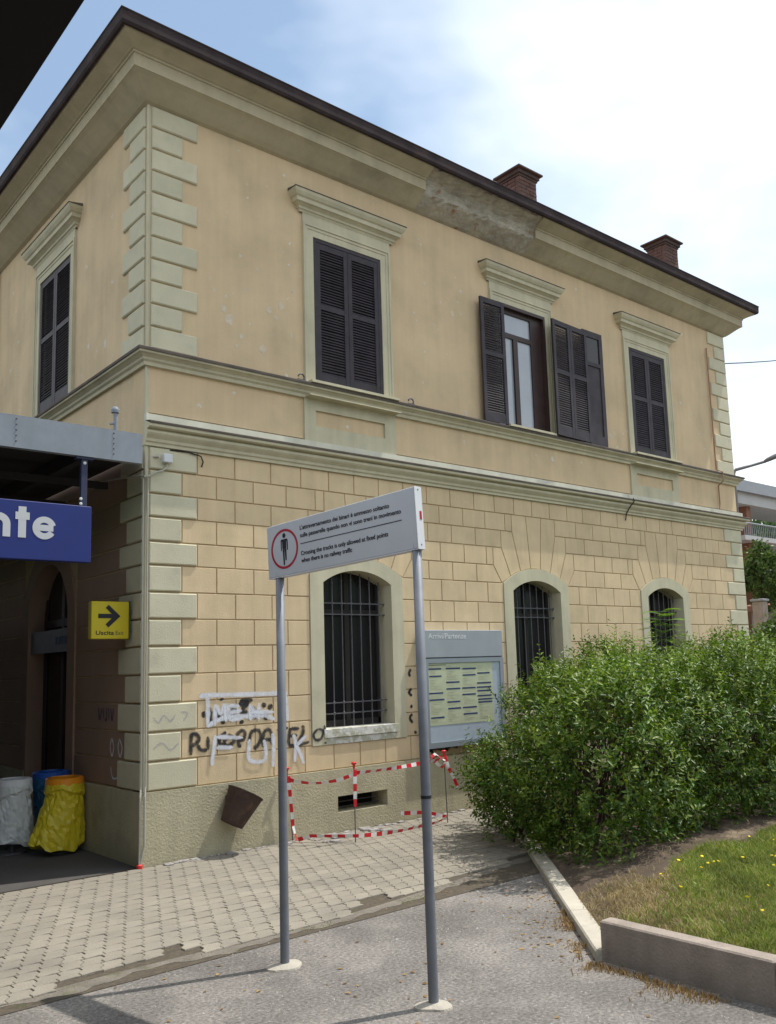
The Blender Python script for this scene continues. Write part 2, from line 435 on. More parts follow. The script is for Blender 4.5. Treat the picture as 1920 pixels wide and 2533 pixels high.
class MB:
    """Mesh builder in world coordinates."""

    def __init__(self):
        self.v, self.f, self.mi, self.uv = [], [], [], {}

    def add(self, verts, faces, mi=0):
        b = len(self.v)
        self.v += [tuple(p) for p in verts]
        for f in faces:
            self.f.append(tuple(b + i for i in f))
            self.mi.append(mi)
        return b

    def box(self, x0, x1, y0, y1, z0, z1, mi=0):
        x0, x1 = min(x0, x1), max(x0, x1); y0, y1 = min(y0, y1), max(y0, y1); z0, z1 = min(z0, z1), max(z0, z1)
        self.add([(x0, y0, z0), (x1, y0, z0), (x1, y1, z0), (x0, y1, z0), (x0, y0, z1), (x1, y0, z1), (x1, y1, z1), (x0, y1, z1)],
                 [(0, 3, 2, 1), (4, 5, 6, 7), (0, 1, 5, 4), (1, 2, 6, 5), (2, 3, 7, 6), (3, 0, 4, 7)], mi)

    def cbox(self, x0, x1, y0, y1, z0, z1, c=0.004, mi=0):
        """box with chamfered vertical and horizontal edges (octagonal rings)"""
        def ring(z, i):
            return [(x0 + i, y0 + c if i == 0 else y0 + i, z)]
        rs = []
        for z, i in ((z0, c), (z0 + c, 0), (z1 - c, 0), (z1, c)):
            a0, a1, b0, b1 = x0 + i, x1 - i, y0 + i, y1 - i
            rs.append([(a0 + c, b0, z), (a1 - c, b0, z), (a1, b0 + c, z), (a1, b1 - c, z), (a1 - c, b1, z), (a0 + c, b1, z), (a0, b1 - c, z), (a0, b0 + c, z)])
        self.rings(rs, True, True, mi)

    def rings(self, rs, cap0=True, cap1=True, mi=0, close=True):
        n = len(rs[0])
        b = self.add([p for r in rs for p in r], [], mi)
        fs = []
        for i in range(len(rs) - 1):
            for j in range(n if close else n - 1):
                k = (j + 1) % n
                fs.append((b + i * n + j, b + i * n + k, b + (i + 1) * n + k, b + (i + 1) * n + j))
        if cap0: fs.append(tuple(b + j for j in reversed(range(n))))
        if cap1: fs.append(tuple(b + (len(rs) - 1) * n + j for j in range(n)))
        self.f += fs
        self.mi += [mi] * len(fs)

    def tube(self, pts, r, n=8, mi=0, cap=True):
        pts = [Vector(p) for p in pts]
        rr = r if isinstance(r, (list, tuple)) else [r] * len(pts)
        rs = []
        up = Vector((0, 0, 1))
        prev = None
        for i, p in enumerate(pts):
            d = (pts[min(i + 1, len(pts) - 1)] - pts[max(i - 1, 0)]).normalized()
            if prev is None:
                a = up if abs(d.z) < 0.9 else Vector((1, 0, 0))
                x = d.cross(a).normalized()
            else:
                x = (prev - d * prev.dot(d)).normalized()
            prev = x
            y = d.cross(x)
            rs.append([p + (x * math.cos(2 * math.pi * j / n) + y * math.sin(2 * math.pi * j / n)) * rr[i] for j in range(n)])
        self.rings(rs, cap, cap, mi)

    def lathe(self, c, prof, n=16, axis=(0, 0, 1), mi=0, cap0=False, cap1=False):
        c = Vector(c); ax = Vector(axis).normalized()
        x = ax.cross(Vector((0, 1, 0)) if abs(ax.y) < 0.9 else Vector((1, 0, 0))).normalized()
        y = ax.cross(x)
        rs = [[c + ax * h + (x * math.cos(2 * math.pi * j / n) + y * math.sin(2 * math.pi * j / n)) * r for j in range(n)] for r, h in prof]
        self.rings(rs, cap0, cap1, mi)

    def block(self, poly, d0, d1, ch, gap, fmap, mi=0):
        """chamfered stone: poly = (s,z) ring, inset by gap; from depth d0 out to d1 with chamfer ch; fmap(s,z,d)->xyz"""
        a = inset(poly, gap)
        b = inset(poly, gap + ch)
        n = len(poly)
        self.rings([[fmap(s, z, d0) for s, z in a], [fmap(s, z, d1 - ch) for s, z in a], [fmap(s, z, d1) for s, z in b]], False, True, mi)

    def prism(self, poly, d0, d1, fmap, mi=0):
        self.rings([[fmap(s, z, d0) for s, z in poly], [fmap(s, z, d1) for s, z in poly]], True, True, mi)

    def build(self, name, mats, parent=None, smooth=False, label=None, cat=None, group=None, kind=None, recalc=True, origin=None):
        me = bpy.data.meshes.new(name)
        off = root_loc(parent) if parent is not None else (Vector(origin) if origin is not None else Vector((0, 0, 0)))
        v = [(p[0] - off[0], p[1] - off[1], p[2] - off[2]) for p in self.v]
        me.from_pydata(v, [], self.f)
        if isinstance(mats, str): mats = [mats]
        for m in mats: me.materials.append(MATS[m])
        me.polygons.foreach_set('material_index', self.mi)
        if self.uv:
            u = me.uv_layers.new(name='UVMap')
            for lp in me.loops:
                u.data[lp.index].uv = self.uv.get(lp.vertex_index, (0, 0))
        if recalc:
            bm = bmesh.new(); bm.from_mesh(me)
            bmesh.ops.recalc_face_normals(bm, faces=bm.faces)
            bm.to_mesh(me); bm.free()
        if smooth:
            me.polygons.foreach_set('use_smooth', [True] * len(me.polygons))
        me.update()
        o = bpy.data.objects.new(name, me)
        COL.objects.link(o)
        if parent is not None: o.parent = parent
        elif origin is not None: o.location = off
        return tag(o, label, cat, group, kind)


def inset(poly, g):
    n = len(poly)
    area = sum(poly[i][0] * poly[(i + 1) % n][1] - poly[(i + 1) % n][0] * poly[i][1] for i in range(n))
    sgn = 1 if area > 0 else -1
    lines = []
    for i in range(n):
        (x0, y0), (x1, y1) = poly[i], poly[(i + 1) % n]
        dx, dy = x1 - x0, y1 - y0
        L = math.hypot(dx, dy) or 1
        nx, ny = -dy / L * sgn, dx / L * sgn
        lines.append((x0 + nx * g, y0 + ny * g, dx, dy))
    out = []
    for i in range(n):
        x0, y0, dx, dy = lines[i - 1]
        x1, y1, ex, ey = lines[i]
        den = dx * ey - dy * ex
        if abs(den) < 1e-9:
            out.append((x1, y1))
        else:
            t = ((x1 - x0) * ey - (y1 - y0) * ex) / den
            out.append((x0 + dx * t, y0 + dy * t))
    return out


def fA(s, z, d):
    return (s, -d, z)


def fB(s, z, d):
    return (-d, s, z)


def text_mesh(body, size, bold=0.0):
    cu = bpy.data.curves.new('txt', 'FONT')
    cu.body = body
    cu.size = size
    cu.offset = bold
    cu.extrude = 0.0006
    o = bpy.data.objects.new('txt', cu)
    COL.objects.link(o)
    bpy.context.view_layer.update()
    me = bpy.data.meshes.new_from_object(o.evaluated_get(bpy.context.evaluated_depsgraph_get()))
    bpy.data.objects.remove(o)
    return me


def place_text(name, body, p0, U, V, width=None, height=None, mt='ink_black', parent=None, bold=0.0, dens=1.0):
    """text laid on the plane p0 + u*U + v*V, scaled to the given width (and height of a capital)"""
    me = text_mesh(body, 1.0, bold)
    xs = [v.co.x for v in me.vertices]
    w = max(xs) - min(xs)
    x0 = min(xs)
    sx = width / w if width else height / 0.7
    sy = height / 0.7 if height else sx
    U, V, p0 = Vector(U), Vector(V), Vector(p0)
    N = U.cross(V)
    off = root_loc(parent)
    for v in me.vertices:
        c = v.co.copy()
        v.co = p0 + U * ((c.x - x0) * sx) + V * (c.y * sy) + N * (c.z) - off
    me.materials.clear()
    me.materials.append(MATS[mt])
    me.name = name
    o = bpy.data.objects.new(name, me)
    COL.objects.link(o)
    o.parent = parent
    return o


def smooth_path(pts, k=6):
    if len(pts) < 3:
        (a, b) = pts
        return [(a[0] + (b[0] - a[0]) * i / k, a[1] + (b[1] - a[1]) * i / k) for i in range(k + 1)]
    out = []
    P = [pts[0]] + list(pts) + [pts[-1]]
    for i in range(1, len(P) - 2):
        for j in range(k):
            t = j / k
            q = []
            for c in (0, 1):
                a, b, d, e = P[i - 1][c], P[i][c], P[i + 1][c], P[i + 2][c]
                q.append(0.5 * (2 * b + (d - a) * t + (2 * a - 5 * b + 4 * d - e) * t * t + (3 * b - a - 3 * d + e) * t ** 3))
            out.append(tuple(q))
    out.append(pts[-1])
    return out


def strokes(name, paths, width, mt, fmap, d0, parent, label=None):
    mb = MB()
    for pi, pts in enumerate(paths):
        sp = smooth_path(pts)
        # extend ends a little so the spray has round-looking ends
        b = len(mb.v)
        n = len(sp)
        for i, (s, z) in enumerate(sp):
            a, c = sp[max(i - 1, 0)], sp[min(i + 1, n - 1)]
            dx, dz = c[0] - a[0], c[1] - a[1]
            L = math.hypot(dx, dz) or 1
            w = width * (0.85 + 0.3 * rnd.random()) / 2
            if i in (0, n - 1): w *= 0.35
            elif i in (1, n - 2): w *= 0.85
            nx, nz = -dz / L * w, dx / L * w
            d = d0 + pi * 0.00025 + i * 0.00001
            mb.v += [fmap(s + nx, z + nz, d), fmap(s - nx, z - nz, d)]
            mb.uv[b + 2 * i] = (i / n, 0.0)
            mb.uv[b + 2 * i + 1] = (i / n, 1.0)
        for i in range(n - 1):
            mb.f.append((b + 2 * i, b + 2 * i + 2, b + 2 * i + 3, b + 2 * i + 1))
            mb.mi.append(0)
    return mb.build(name, mt, parent, label=label, recalc=False)

# ================================================================== GROUND
LG, LU, DEPTH = 12.86, 12.77, 13.0     # length of the ground floor and upper floor fronts, depth of the house


def sheet(name, x0, x1, y0, y1, z, mt, nx=1, ny=1, zf=None, kind='structure', label=None, parent=None):
    mb = MB()
    vs = []
    for j in range(ny + 1):
        for i in range(nx + 1):
            x = x0 + (x1 - x0) * i / nx; y = y0 + (y1 - y0) * j / ny
            vs.append((x, y, z + (zf(x, y) if zf else 0)))
    fs = [(j * (nx + 1) + i, j * (nx + 1) + i + 1, (j + 1) * (nx + 1) + i + 1, (j + 1) * (nx + 1) + i) for j in range(ny) for i in range(nx)]
    mb.add(vs, fs)
    return mb.build(name, mt, parent, kind=kind, label=label, recalc=False)


sheet('ground', -600, 900, -600, 900, -0.05, 'dirt')
sheet('asphalt_platform', -60, 40, -14, -2.9, 0.0, 'asphalt')
bed = sheet('pavement', -9, 12.9, -3.30, 0.32, 0.004, 'joint_sand')
sheet('platform_floor', -9, 0.6, 0.02, 14, 0.010, 'platform_floor')

# --- interlocking pavers: rows along x, S-shaped cross joints, alternate rows offset by half
PX, PY = 0.150, 0.172


def paver_outline(g=0.0026, gy=0.0062):
    hw, hh = PX / 2, PY / 2
    prof = [(-0.020, -hh), (-0.024, -hh * 0.30), (0.024, hh * 0.30), (0.020, hh)]
    def cl(y): return max(-hh + gy, min(hh - gy, y))
    right = [(hw + a - g, cl(y)) for a, y in prof]
    left = [(-hw + a + g, cl(y)) for a, y in prof]
    top = [(0.0, hh - gy + 0.010)]
    bot = [(0.0, -hh + gy + 0.010)]
    return right + top + left[::-1] + bot


def paver_rings(cx, cy, dz=0.0, tilt=(0, 0)):
    o = paver_outline()
    def R(sc, z):
        return [(cx + x * sc, cy + y * sc, z + dz + tilt[0] * x + tilt[1] * y) for x, y in o]
    return [R(1, 0.001), R(1, 0.012), R(0.955, 0.0165)]


mbp = MB(); mbp.rings(paver_rings(0, 0), False, True)
paver_mesh_obj = mbp.build('paver', 'paver', bed)
paver_mesh = paver_mesh_obj.data
edge_y = lambda x: -3.10 - 0.06 * math.sin(x * 1.3 + 0.4) - (0.05 if x < -0.3 else 0) + max(0, x) * 0.11
slots = []
nrow = 19
for r in range(nrow):
    cy = -0.14 - r * PY
    off = (r % 2) * PX / 2
    for i in range(-46, 62):
        x = i * PX + off
        if cy - PY / 2 < edge_y(x) - 0.05: continue
        if x > 7.2: continue
        if x < -4.3: continue
        if r > 15 and rnd.random() < 0.10: continue
        slots.append((x, cy))
C2 = CAMPOS
def in_view(x, y):
    d = Vector((x, y, 0.01)) - CAMPOS
    dep = d.dot(_f)
    u = 1038.5 + 2205.8 * d.dot(_r2) / dep
    v = 1350.8 - 2205.8 * d.dot(_u2) / dep
    return -40 < u < 1400 and v < 2560
slots.sort(key=lambda s: (0 if in_view(*s) else 1, (s[0] - CAMPOS.x) ** 2 + (s[1] - CAMPOS.y) ** 2))
used_first = False
rest = MB()
for k, (x, y) in enumerate(slots):
    dz = rnd.uniform(-0.0025, 0.0025)
    if k < 300:
        if not used_first:
            o = paver_mesh_obj; used_first = True
        else:
            o = paver_mesh_obj.copy(); COL.objects.link(o); o.parent = bed
        o.location = (x, y, dz)
        o.rotation_euler = (rnd.uniform(-0.010, 0.010), rnd.uniform(-0.010, 0.010), rnd.uniform(-0.012, 0.012))
    else:
        rest.rings(paver_rings(x, y, dz, (rnd.uniform(-0.01, 0.01), rnd.uniform(-0.01, 0.01))), False, True)
rest.build('paver_field', 'paver', bed, kind='stuff')

# ================================================================== STATION BUILDING
house = empty('station_building', (0, 0, 0), 'two storey peach and pale green railway station with quoins, shutters and rusticated ground floor', 'building')

ZL = [4.57, 4.30, 4.03, 3.765, 3.49, 3.225, 2.925, 2.625, 2.325, 2.017, 1.71, 1.40, 1.09, 0.78]
WC = [2.925, 6.45, 9.97]          # ground floor window centres
UC = [2.88, 6.40, 9.885]          # upper floor window centres
J0 = [0.631, 1.122, 1.62, 2.063, 2.494, 2.904, 3.321, 3.758, 4.194, 4.654, 5.14, 5.575, 6.01, 6.427, 6.853, 7.293, 7.702, 8.195, 8.662,
      9.114, 9.526, 9.946, 10.349, 10.791, 11.22, 11.72, 12.18]
J1 = [0.44] + [(a + b) / 2 for a, b in zip(J0, J0[1:])] + [12.42]
HWO, HWI = 0.757, 0.556           # half widths: surround outside, opening
ZSP_O, ZTOP_O = 3.225, 3.475
ZSP_I, ZTOP_I = 3.115, 3.285


def arc(hw, z0, z1, x):
    rise = z1 - z0
    R = (hw * hw + rise * rise) / (2 * rise)
    return z1 - R + math.sqrt(max(R * R - x * x, 0))


def wall_strip(mb, s0, s1, z0, z1, d0, d1, fmap):
    mb.rings([[fmap(s0, z0, d0), fmap(s1, z0, d0), fmap(s1, z1, d0), fmap(s0, z1, d0)],
              [fmap(s0, z0, d1), fmap(s1, z0, d1), fmap(s1, z1, d1), fmap(s0, z1, d1)]], True, True)


# --- ground floor front: backing wall seen in the joints
mb = MB()
D0, D1 = -0.42, -0.012
xs = [0.02]
for c in WC: xs += [c - HWO + 0.05, c + HWO - 0.05]
xs.append(LG - 0.02)
for i in range(0, len(xs), 2):
    wall_strip(mb, xs[i], xs[i + 1], 0.0, 4.95, D0, D1, fA)
for c in WC:
    a, b = c - HWO + 0.05, c + HWO - 0.05
    if c == WC[0]:
        pass
    wall_strip(mb, a, b, 0.55, 1.20, D0, D1, fA)
    n = 14
    top, bot = [], []
    for k in range(n + 1):
        x = (a - c) + (b - a) * k / n
        bot.append((c + x, arc(HWO, 3.17, 3.38, x)))
        top.append((c + x, 4.95))
    poly = bot + top[::-1]
    mb.rings([[fA(s, z, D0) for s, z in poly], [fA(s, z, D1) for s, z in poly]], True, True)
mb.build('wall_backing', 'wall_joint', house)

# --- rusticated blocks of the front, one object each
GAP, CH = 0.007, 0.0035
polys = []
for r in range(13):
    zt, zb = ZL[r], ZL[r + 1]
    joints = J0 if r % 2 == 0 else J1
    left, right = joints[0], joints[-1]
    # obstacles for this row: (x at top, x at bottom) on each side of the windows
    segs = []
    cur = (left, left)
    for c in WC:
        if r == 0 or r == 12:
            continue
        if r == 1: wt = wb = 0.51
        elif r == 2: wt = wb = 0.76
        elif r == 3: wt = wb = 0.95
        elif r == 4: wt, wb = 0.95, 0.78
        else: wt = wb = HWO
        segs.append((cur, (c - wt, c - wb)))
        cur = (c + wt, c + wb)
    segs.append((cur, (right, right)))
    for (a, b) in segs:
        lo, hi = max(a), min(b)
        js = [j for j in joints if lo + 0.13 < j < hi - 0.13]
        pts = [a] + [(j, j) for j in js] + [b]
        for p, q in zip(pts, pts[1:]):
            polys.append([(p[1], zb), (q[1], zb), (q[0], zt), (p[0], zt)])
vous = []
for c in WC:
    bots = [-0.78, -0.578, -0.35, -0.115, 0.115, 0.35, 0.578, 0.78]
    def az(x): return arc(HWO, ZSP_O, ZTOP_O, max(-HWO, min(HWO, x)))
    def side(x):
        s = 1 if x > 0 else -1
        ax = abs(x)
        k = {0.115: [(0.18, 4.30)], 0.35: [(0.51, 4.03), (0.51, 4.30)], 0.578: [(0.76, 3.765), (0.76, 4.03)], 0.78: [(0.95, 3.49), (0.95, 3.765)]}[ax]
        return [(s * a, z) for a, z in k]
    for x0, x1 in zip(bots, bots[1:]):
        R, L = side(x1), side(x0)
        if x0 >= 0.115: L = L[-0:] if False else L
        ring = [(x0, az(x0))]
        ring += [((x0 + x1) / 2, az((x0 + x1) / 2)), (x1, az(x1))]
        if x1 > 0 and x0 > 0:
            # left side straight up the shared joint to its knee, right side knee + vertical
            ring += R
            ring += [L[0]]
        elif x0 < 0 and x1 < 0:
            ring += [R[0]]
            ring += L[::-1]
        else:
            ring += R + L
        vous.append([(c + a, z) for a, z in ring])
nb = 0
for p in polys:
    mb = MB()
    mb.block(p, -0.012, rnd.uniform(-0.001, 0.001), CH, GAP, fA)
    mb.build('rusticated_block', 'wall_block', house); nb += 1
for p in vous:
    mb = MB()
    mb.block(p, -0.012, 0.0, CH, GAP, fA)
    mb.build('arch_stone', 'wall_block', house)
print('blocks', nb, 'voussoirs', len(vous))


# --- quoin stones: one corner stone per course
def quoins(zs, x_corner, sign, d, both=True, s_long=0.631, s_short=0.44, far=False):
    for r in range(len(zs) - 1):
        w = s_long if r % 2 == 0 else s_short
        zt, zb = zs[r], zs[r + 1]
        mb = MB()
        if not far:
            mb.block([(0.032, zb), (w, zb), (w, zt), (0.032, zt)], -0.012, d, 0.013, 0.0105, fA)
            mb.block([(0.032, zb), (w + 0.03, zb), (w + 0.03, zt), (0.032, zt)], -0.012, d, 0.013, 0.0105, fB)
        else:
            wl = x_corner - (LG - (J0[-1] if r % 2 == 0 else J1[-1])) if False else x_corner - w
            mb.block([(wl, zb), (x_corner - 0.01, zb), (x_corner - 0.01, zt), (wl, zt)], -0.012, d, 0.012, 0.008, fA)
            fR = lambda s, z, dd: (x_corner + dd, s, z)
            mb.block([(-d + 0.012, zb), (w, zb), (w, zt), (-d + 0.012, zt)], -0.03, d * 0.5, 0.012, 0.008, fR)
        mb.build('quoin_stone', 'quoin', house)


ZU = [8.70 - 0.2727 * i for i in range(12)]
quoins(ZL, 0, 1, 0.020)
quoins(ZU, 0, 1, 0.030)
quoins(ZL, LG, -1, 0.014, far=True, s_long=0.68)
quoins(ZU, LU, -1, 0.026, far=True, s_long=0.66)
mb = MB()
mb.box(-0.004, 0.034, -0.004, 0.034, 0.78, 8.70)
mb.tube([(0.004, 0.004, 0.78), (0.004, 0.004, 8.7)], 0.016, 10)
mb.build('corner_bead', 'trim', house)

# --- plinth with the cellar vent
mb = MB()
PD = 0.032
VX0, VX1, VZ0, VZ1 = 2.515, 3.305, 0.252, 0.448
def pl(x0, x1, z0, z1):
    wall_strip(mb, x0, x1, z0, z1, -0.40, PD, fA)
pl(-PD, VX0, -0.03, 0.775); pl(VX1, LG + PD, -0.03, 0.775)
pl(VX0, VX1, -0.03, VZ0); pl(VX0, VX1, VZ1, 0.775)
wall_strip(mb, -0.02, DEPTH, -0.03, 0.775, -0.30, PD, lambda s, z, d: (-d, s, z)) if False else None
mb.build('plinth', 'plinth', house)
mb = MB()
wall_strip(mb, VX0 - 0.02, VX1 + 0.02, VZ0 - 0.02, VZ1 + 0.02, -0.42, -0.30, fA)
mb.build('cellar_vent', 'vent_dark', house)
for k in range(3):
    mb = MB()
    zz = VZ0 + (VZ1 - VZ0) * (k + 0.5) / 3
    mb.tube([(VX0 - 0.01, 0.16, zz), (VX1 + 0.01, 0.16, zz)], 0.007, 6)
    mb.build('vent_bar', 'iron', house)
mb = MB()
for a, b in ((-PD + 0.002, 2.22), (3.82, DEPTH)):
    wall_strip(mb, a, b, -0.03, 0.772, -0.35, PD - 0.001, fB)
mb.build('plinth', 'plinth', house)

# --- upper floor front wall (plain render), strips around the window openings
SH_HW, SH_Z0, SH_Z1 = 0.575, 5.71, 7.745
mb = MB()
xs = [0.02]
for c in UC: xs += [c - SH_HW, c + SH_HW]
xs.append(LU - 0.01)
for i in range(0, len(xs), 2):
    wall_strip(mb, xs[i], xs[i + 1], 4.955, 9.25, -0.35, 0.0, fA)
for c in UC:
    wall_strip(mb, c - SH_HW, c + SH_HW, 4.955, SH_Z0, -0.35, 0.0, fA)
    wall_strip(mb, c - SH_HW, c + SH_HW, SH_Z1, 9.25, -0.35, 0.0, fA)
mb.build('plaster_wall', 'wall_upper', house)

# --- side wall (shaded): upper part, with one shuttered window; ground part with an arched doorway
BC = 3.03
mb = MB()
for a, b in ((0.02, BC - 0.62), (BC + 0.62, DEPTH)):
    wall_strip(mb, a, b, 4.58, 9.25, -0.35, 0.0, fB)
wall_strip(mb, BC - 0.62, BC + 0.62, 4.58, 5.77, -0.35, 0.0, fB)
wall_strip(mb, BC - 0.62, BC + 0.62, 7.775, 9.25, -0.35, 0.0, fB)
mb.build('plaster_wall', 'wall_upper', house)
DHW, DSP, DTOP = 0.76, 2.80, 3.55
mb = MB()
wall_strip(mb, 0.02, BC - DHW - 0.1, 0.0, 4.58, -0.35, -0.012, fB)
wall_strip(mb, BC + DHW + 0.1, DEPTH, 0.0, 4.58, -0.35, -0.012, fB)
n = 16
bot = []
for k in range(n + 1):
    a = math.pi - math.pi * k / n
    bot.append((BC + (DHW + 0.1) * math.cos(a), DSP + (DTOP - DSP + 0.1) * math.sin(a)))
poly = bot + [(BC + DHW + 0.1, 4.58), (BC - DHW - 0.1, 4.58)]
mb.rings([[fB(s, z, -0.35) for s, z in poly], [fB(s, z, -0.012) for s, z in poly]], True, True)
mb.build('wall_backing', 'wall_joint', house)
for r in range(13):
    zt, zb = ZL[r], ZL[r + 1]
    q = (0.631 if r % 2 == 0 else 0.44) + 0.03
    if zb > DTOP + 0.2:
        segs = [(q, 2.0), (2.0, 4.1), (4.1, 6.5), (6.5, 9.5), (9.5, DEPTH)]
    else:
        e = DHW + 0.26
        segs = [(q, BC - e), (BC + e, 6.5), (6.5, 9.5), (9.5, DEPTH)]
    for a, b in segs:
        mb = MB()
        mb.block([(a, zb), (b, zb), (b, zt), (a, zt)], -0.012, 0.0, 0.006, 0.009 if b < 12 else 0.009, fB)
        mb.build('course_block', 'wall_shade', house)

# rear and far walls, floor and ceiling keep the inside dark
mb = MB()
wall_strip(mb, 0.0, LU, 0.0, 9.25, -DEPTH - 0.3, -DEPTH, fA)
mb.box(LU - 0.30, LU - 0.02, 0.35, DEPTH, 4.9, 9.25)
mb.box(LG - 0.30, LG - 0.02, 0.42, DEPTH, 0.0, 4.9)
mb.build('plaster_wall', 'wall_upper', house)
mb = MB()
mb.box(0.35, LU - 0.31, 0.43, DEPTH, 4.80, 4.94)
mb.box(0.35, LU - 0.31, 0.36, DEPTH, 9.0, 9.1)
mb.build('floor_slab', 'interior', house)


# --- mouldings swept along the front and round the corner
def sweep_front(name, prof, x0, x1, mt, m0='miter', m1='miter', parent=house, end_cap=True, label=None, jitter=0.0, seg=1, L=None):
    """profile (p,z) from bottom to top, p = projection in front of the wall; mitre ends shift by p"""
    mb = MB()
    secs = []
    for k in range(seg + 1):
        t = k / seg
        ring = []
        for p, z in prof:
            x = x0 + (x1 - x0) * t
            if k == 0 and m0 == 'miter': x = x0 - p
            if k == seg and m1 == 'miter': x = x1 + p
            jp = rnd.uniform(-jitter, jitter) if (jitter and 0 < k < seg) else 0
            jz = rnd.uniform(-jitter, jitter) * 0.6 if (jitter and 0 < k < seg) else 0
            ring.append((x, -(p + (jp if p > 0.05 else 0)), z + (jz if p > 0.05 else 0)))
        secs.append(ring)
    mb.rings(secs, end_cap, end_cap, close=False)
    return mb.build(name, mt, parent, label=label, recalc=False)


def sweep_side(name, prof, y1, mt, x=0.0, sgn=-1, parent=house):
    mb = MB()
    secs = [[(x + sgn * p, -p, z) for p, z in prof], [(x + sgn * p, y1, z) for p, z in prof]]
    if sgn > 0: secs = secs
    mb.rings(secs, False, False, close=False)
    return mb.build(name, mt, parent, recalc=False)


# crowning cornice
CP = [(0.0, 8.70), (0.012, 8.705), (0.05, 8.72), (0.11, 8.765), (0.18, 8.825), (0.25, 8.88), (0.295, 8.908), (0.305, 8.91),
      (0.308, 9.055), (0.325, 9.06), (0.325, 9.085), (0.345, 9.09), (0.36, 9.10), (0.40, 9.12), (0.45, 9.145), (0.49, 9.165), (0.51, 9.20), (0.51, 9.24), (0.0, 9.25)]
CPB = [(0.0, 8.70), (0.012, 8.705), (0.05, 8.72), (0.11, 8.765), (0.18, 8.825), (0.24, 8.872), (0.262, 8.90), (0.27, 8.935),
       (0.262, 8.97), (0.285, 9.01), (0.28, 9.05), (0.32, 9.09), (0.34, 9.11), (0.37, 9.125), (0.42, 9.15), (0.45, 9.17), (0.47, 9.20), (0.47, 9.24), (0.0, 9.25)]
XD0, XD1 = 4.12, 6.52
sweep_front('cornice', CP, 0.0, XD0, 'cornice', 'miter', 'flat')
sweep_front('cornice', CP, XD1, LU, 'cornice', 'flat', 'miter')
sweep_front('broken_cornice', CPB, XD0, XD1, 'bare_masonry', 'flat', 'flat', jitter=0.016, seg=34, label='broken stretch of cornice with bare grey masonry and brick')
sweep_side('cornice', CP, DEPTH, 'cornice')
sweep_side('cornice', CP, DEPTH, 'cornice', x=LU, sgn=1)
# gutter
GP = [(0.505, 9.19), (0.515, 9.175), (0.545, 9.18), (0.562, 9.21), (0.565, 9.32), (0.575, 9.335), (0.575, 9.345), (0.555, 9.345), (0.555, 9.30), (0.40, 9.29)]
sweep_front('gutter', GP, 0.0, LU, 'gutter')
sweep_side('gutter', GP, DEPTH, 'gutter')
sweep_side('gutter', GP, DEPTH, 'gutter', x=LU, sgn=1)
# hip roof behind the gutter
mb = MB()
o_ = 0.45
e0 = [(-o_, -o_, 9.30), (LU + o_, -o_, 9.30), (LU + o_, DEPTH + o_, 9.30), (-o_, DEPTH + o_, 9.30)]
ridge = [(LU / 2 - 0.3, LU / 2, 11.35), (LU / 2 + 0.3, DEPTH - LU / 2 + 0.2, 11.35)]
mb.add(e0 + ridge, [(0, 1, 4), (1, 2, 5, 4), (2, 3, 5), (3, 0, 4, 5)])
roof = mb.build('roof', 'roof_tile', house)

# chimneys (brick shaft, flared cap slab)


def chimney(x, y, ztop):
    """near corner of the cap slab at (x, y)"""
    mb = MB()
    s = 0.70
    zc = ztop
    x0, y0 = x + 0.105, y + 0.105
    x1, y1 = x + s - 0.105, y + s - 0.105
    mb.box(x0 + 0.006, x1 - 0.006, y0 + 0.006, y1 - 0.006, 9.3, zc - 0.16)
    ch = mb.build('chimney', 'chimney_mortar', house)
    h = 0.078
    k = 0
    z = zc - 0.16 - h
    while z > 9.75:
        n = 2
        off = (k % 2) * 0.09
        for (a, b) in ((x0, min(x0 + 0.2 + off, x1)), (min(x0 + 0.2 + off, x1) + 0.0, x1)):
            if b - a < 0.05: continue
            m2 = MB(); m2.cbox(a + 0.004, b - 0.004, y0 - rnd.uniform(0, 0.008), y0 + 0.10, z + 0.004, z + h - 0.005, 0.004)
            m2.build('brick', 'chimney_brick', ch)
        for (a, b) in ((y0 + 0.104, min(y0 + 0.30 - off, y1)), (min(y0 + 0.30 - off, y1), y1)):
            if b - a < 0.05: continue
            m2 = MB(); m2.cbox(x0 - rnd.uniform(0, 0.008), x0 + 0.10, a + 0.004, b - 0.004, z + 0.004, z + h - 0.005, 0.004)
            m2.build('brick', 'chimney_brick', ch)
        z -= h; k += 1
    m2 = MB()
    m2.box(x0 - 0.02, x1 + 0.02, y0 - 0.02, y1 + 0.02, zc - 0.16, zc - 0.115)
    m2.box(x0 - 0.05, x1 + 0.05, y0 - 0.05, y1 + 0.05, zc - 0.115, zc - 0.04)
    m2.cbox(x, x + s, y, y + s, zc - 0.04, zc, 0.008)
    m2.build('chimney_cap', 'slab_dark', ch)


chimney(7.93, 1.2, 11.46)
chimney(12.75, 1.15, 11.50)

# sill course
SP = [(0.0, 5.49), (0.04, 5.492), (0.045, 5.53), (0.07, 5.55), (0.075, 5.575), (0.11, 5.60), (0.135, 5.61), (0.14, 5.635), (0.14, 5.655)]
sweep_front('sill_course', SP, 0.0, LU, 'trim')
sweep_side('sill_course', SP, DEPTH, 'trim')
TOPS = [(0.143, 5.632), (0.153, 5.634), (0.155, 5.662), (0.150, 5.670), (0.0, 5.703)]
sweep_front('sill_flashing', TOPS, 0.0, LU, 'ledge_top')
sweep_side('sill_flashing', TOPS, DEPTH, 'ledge_top')
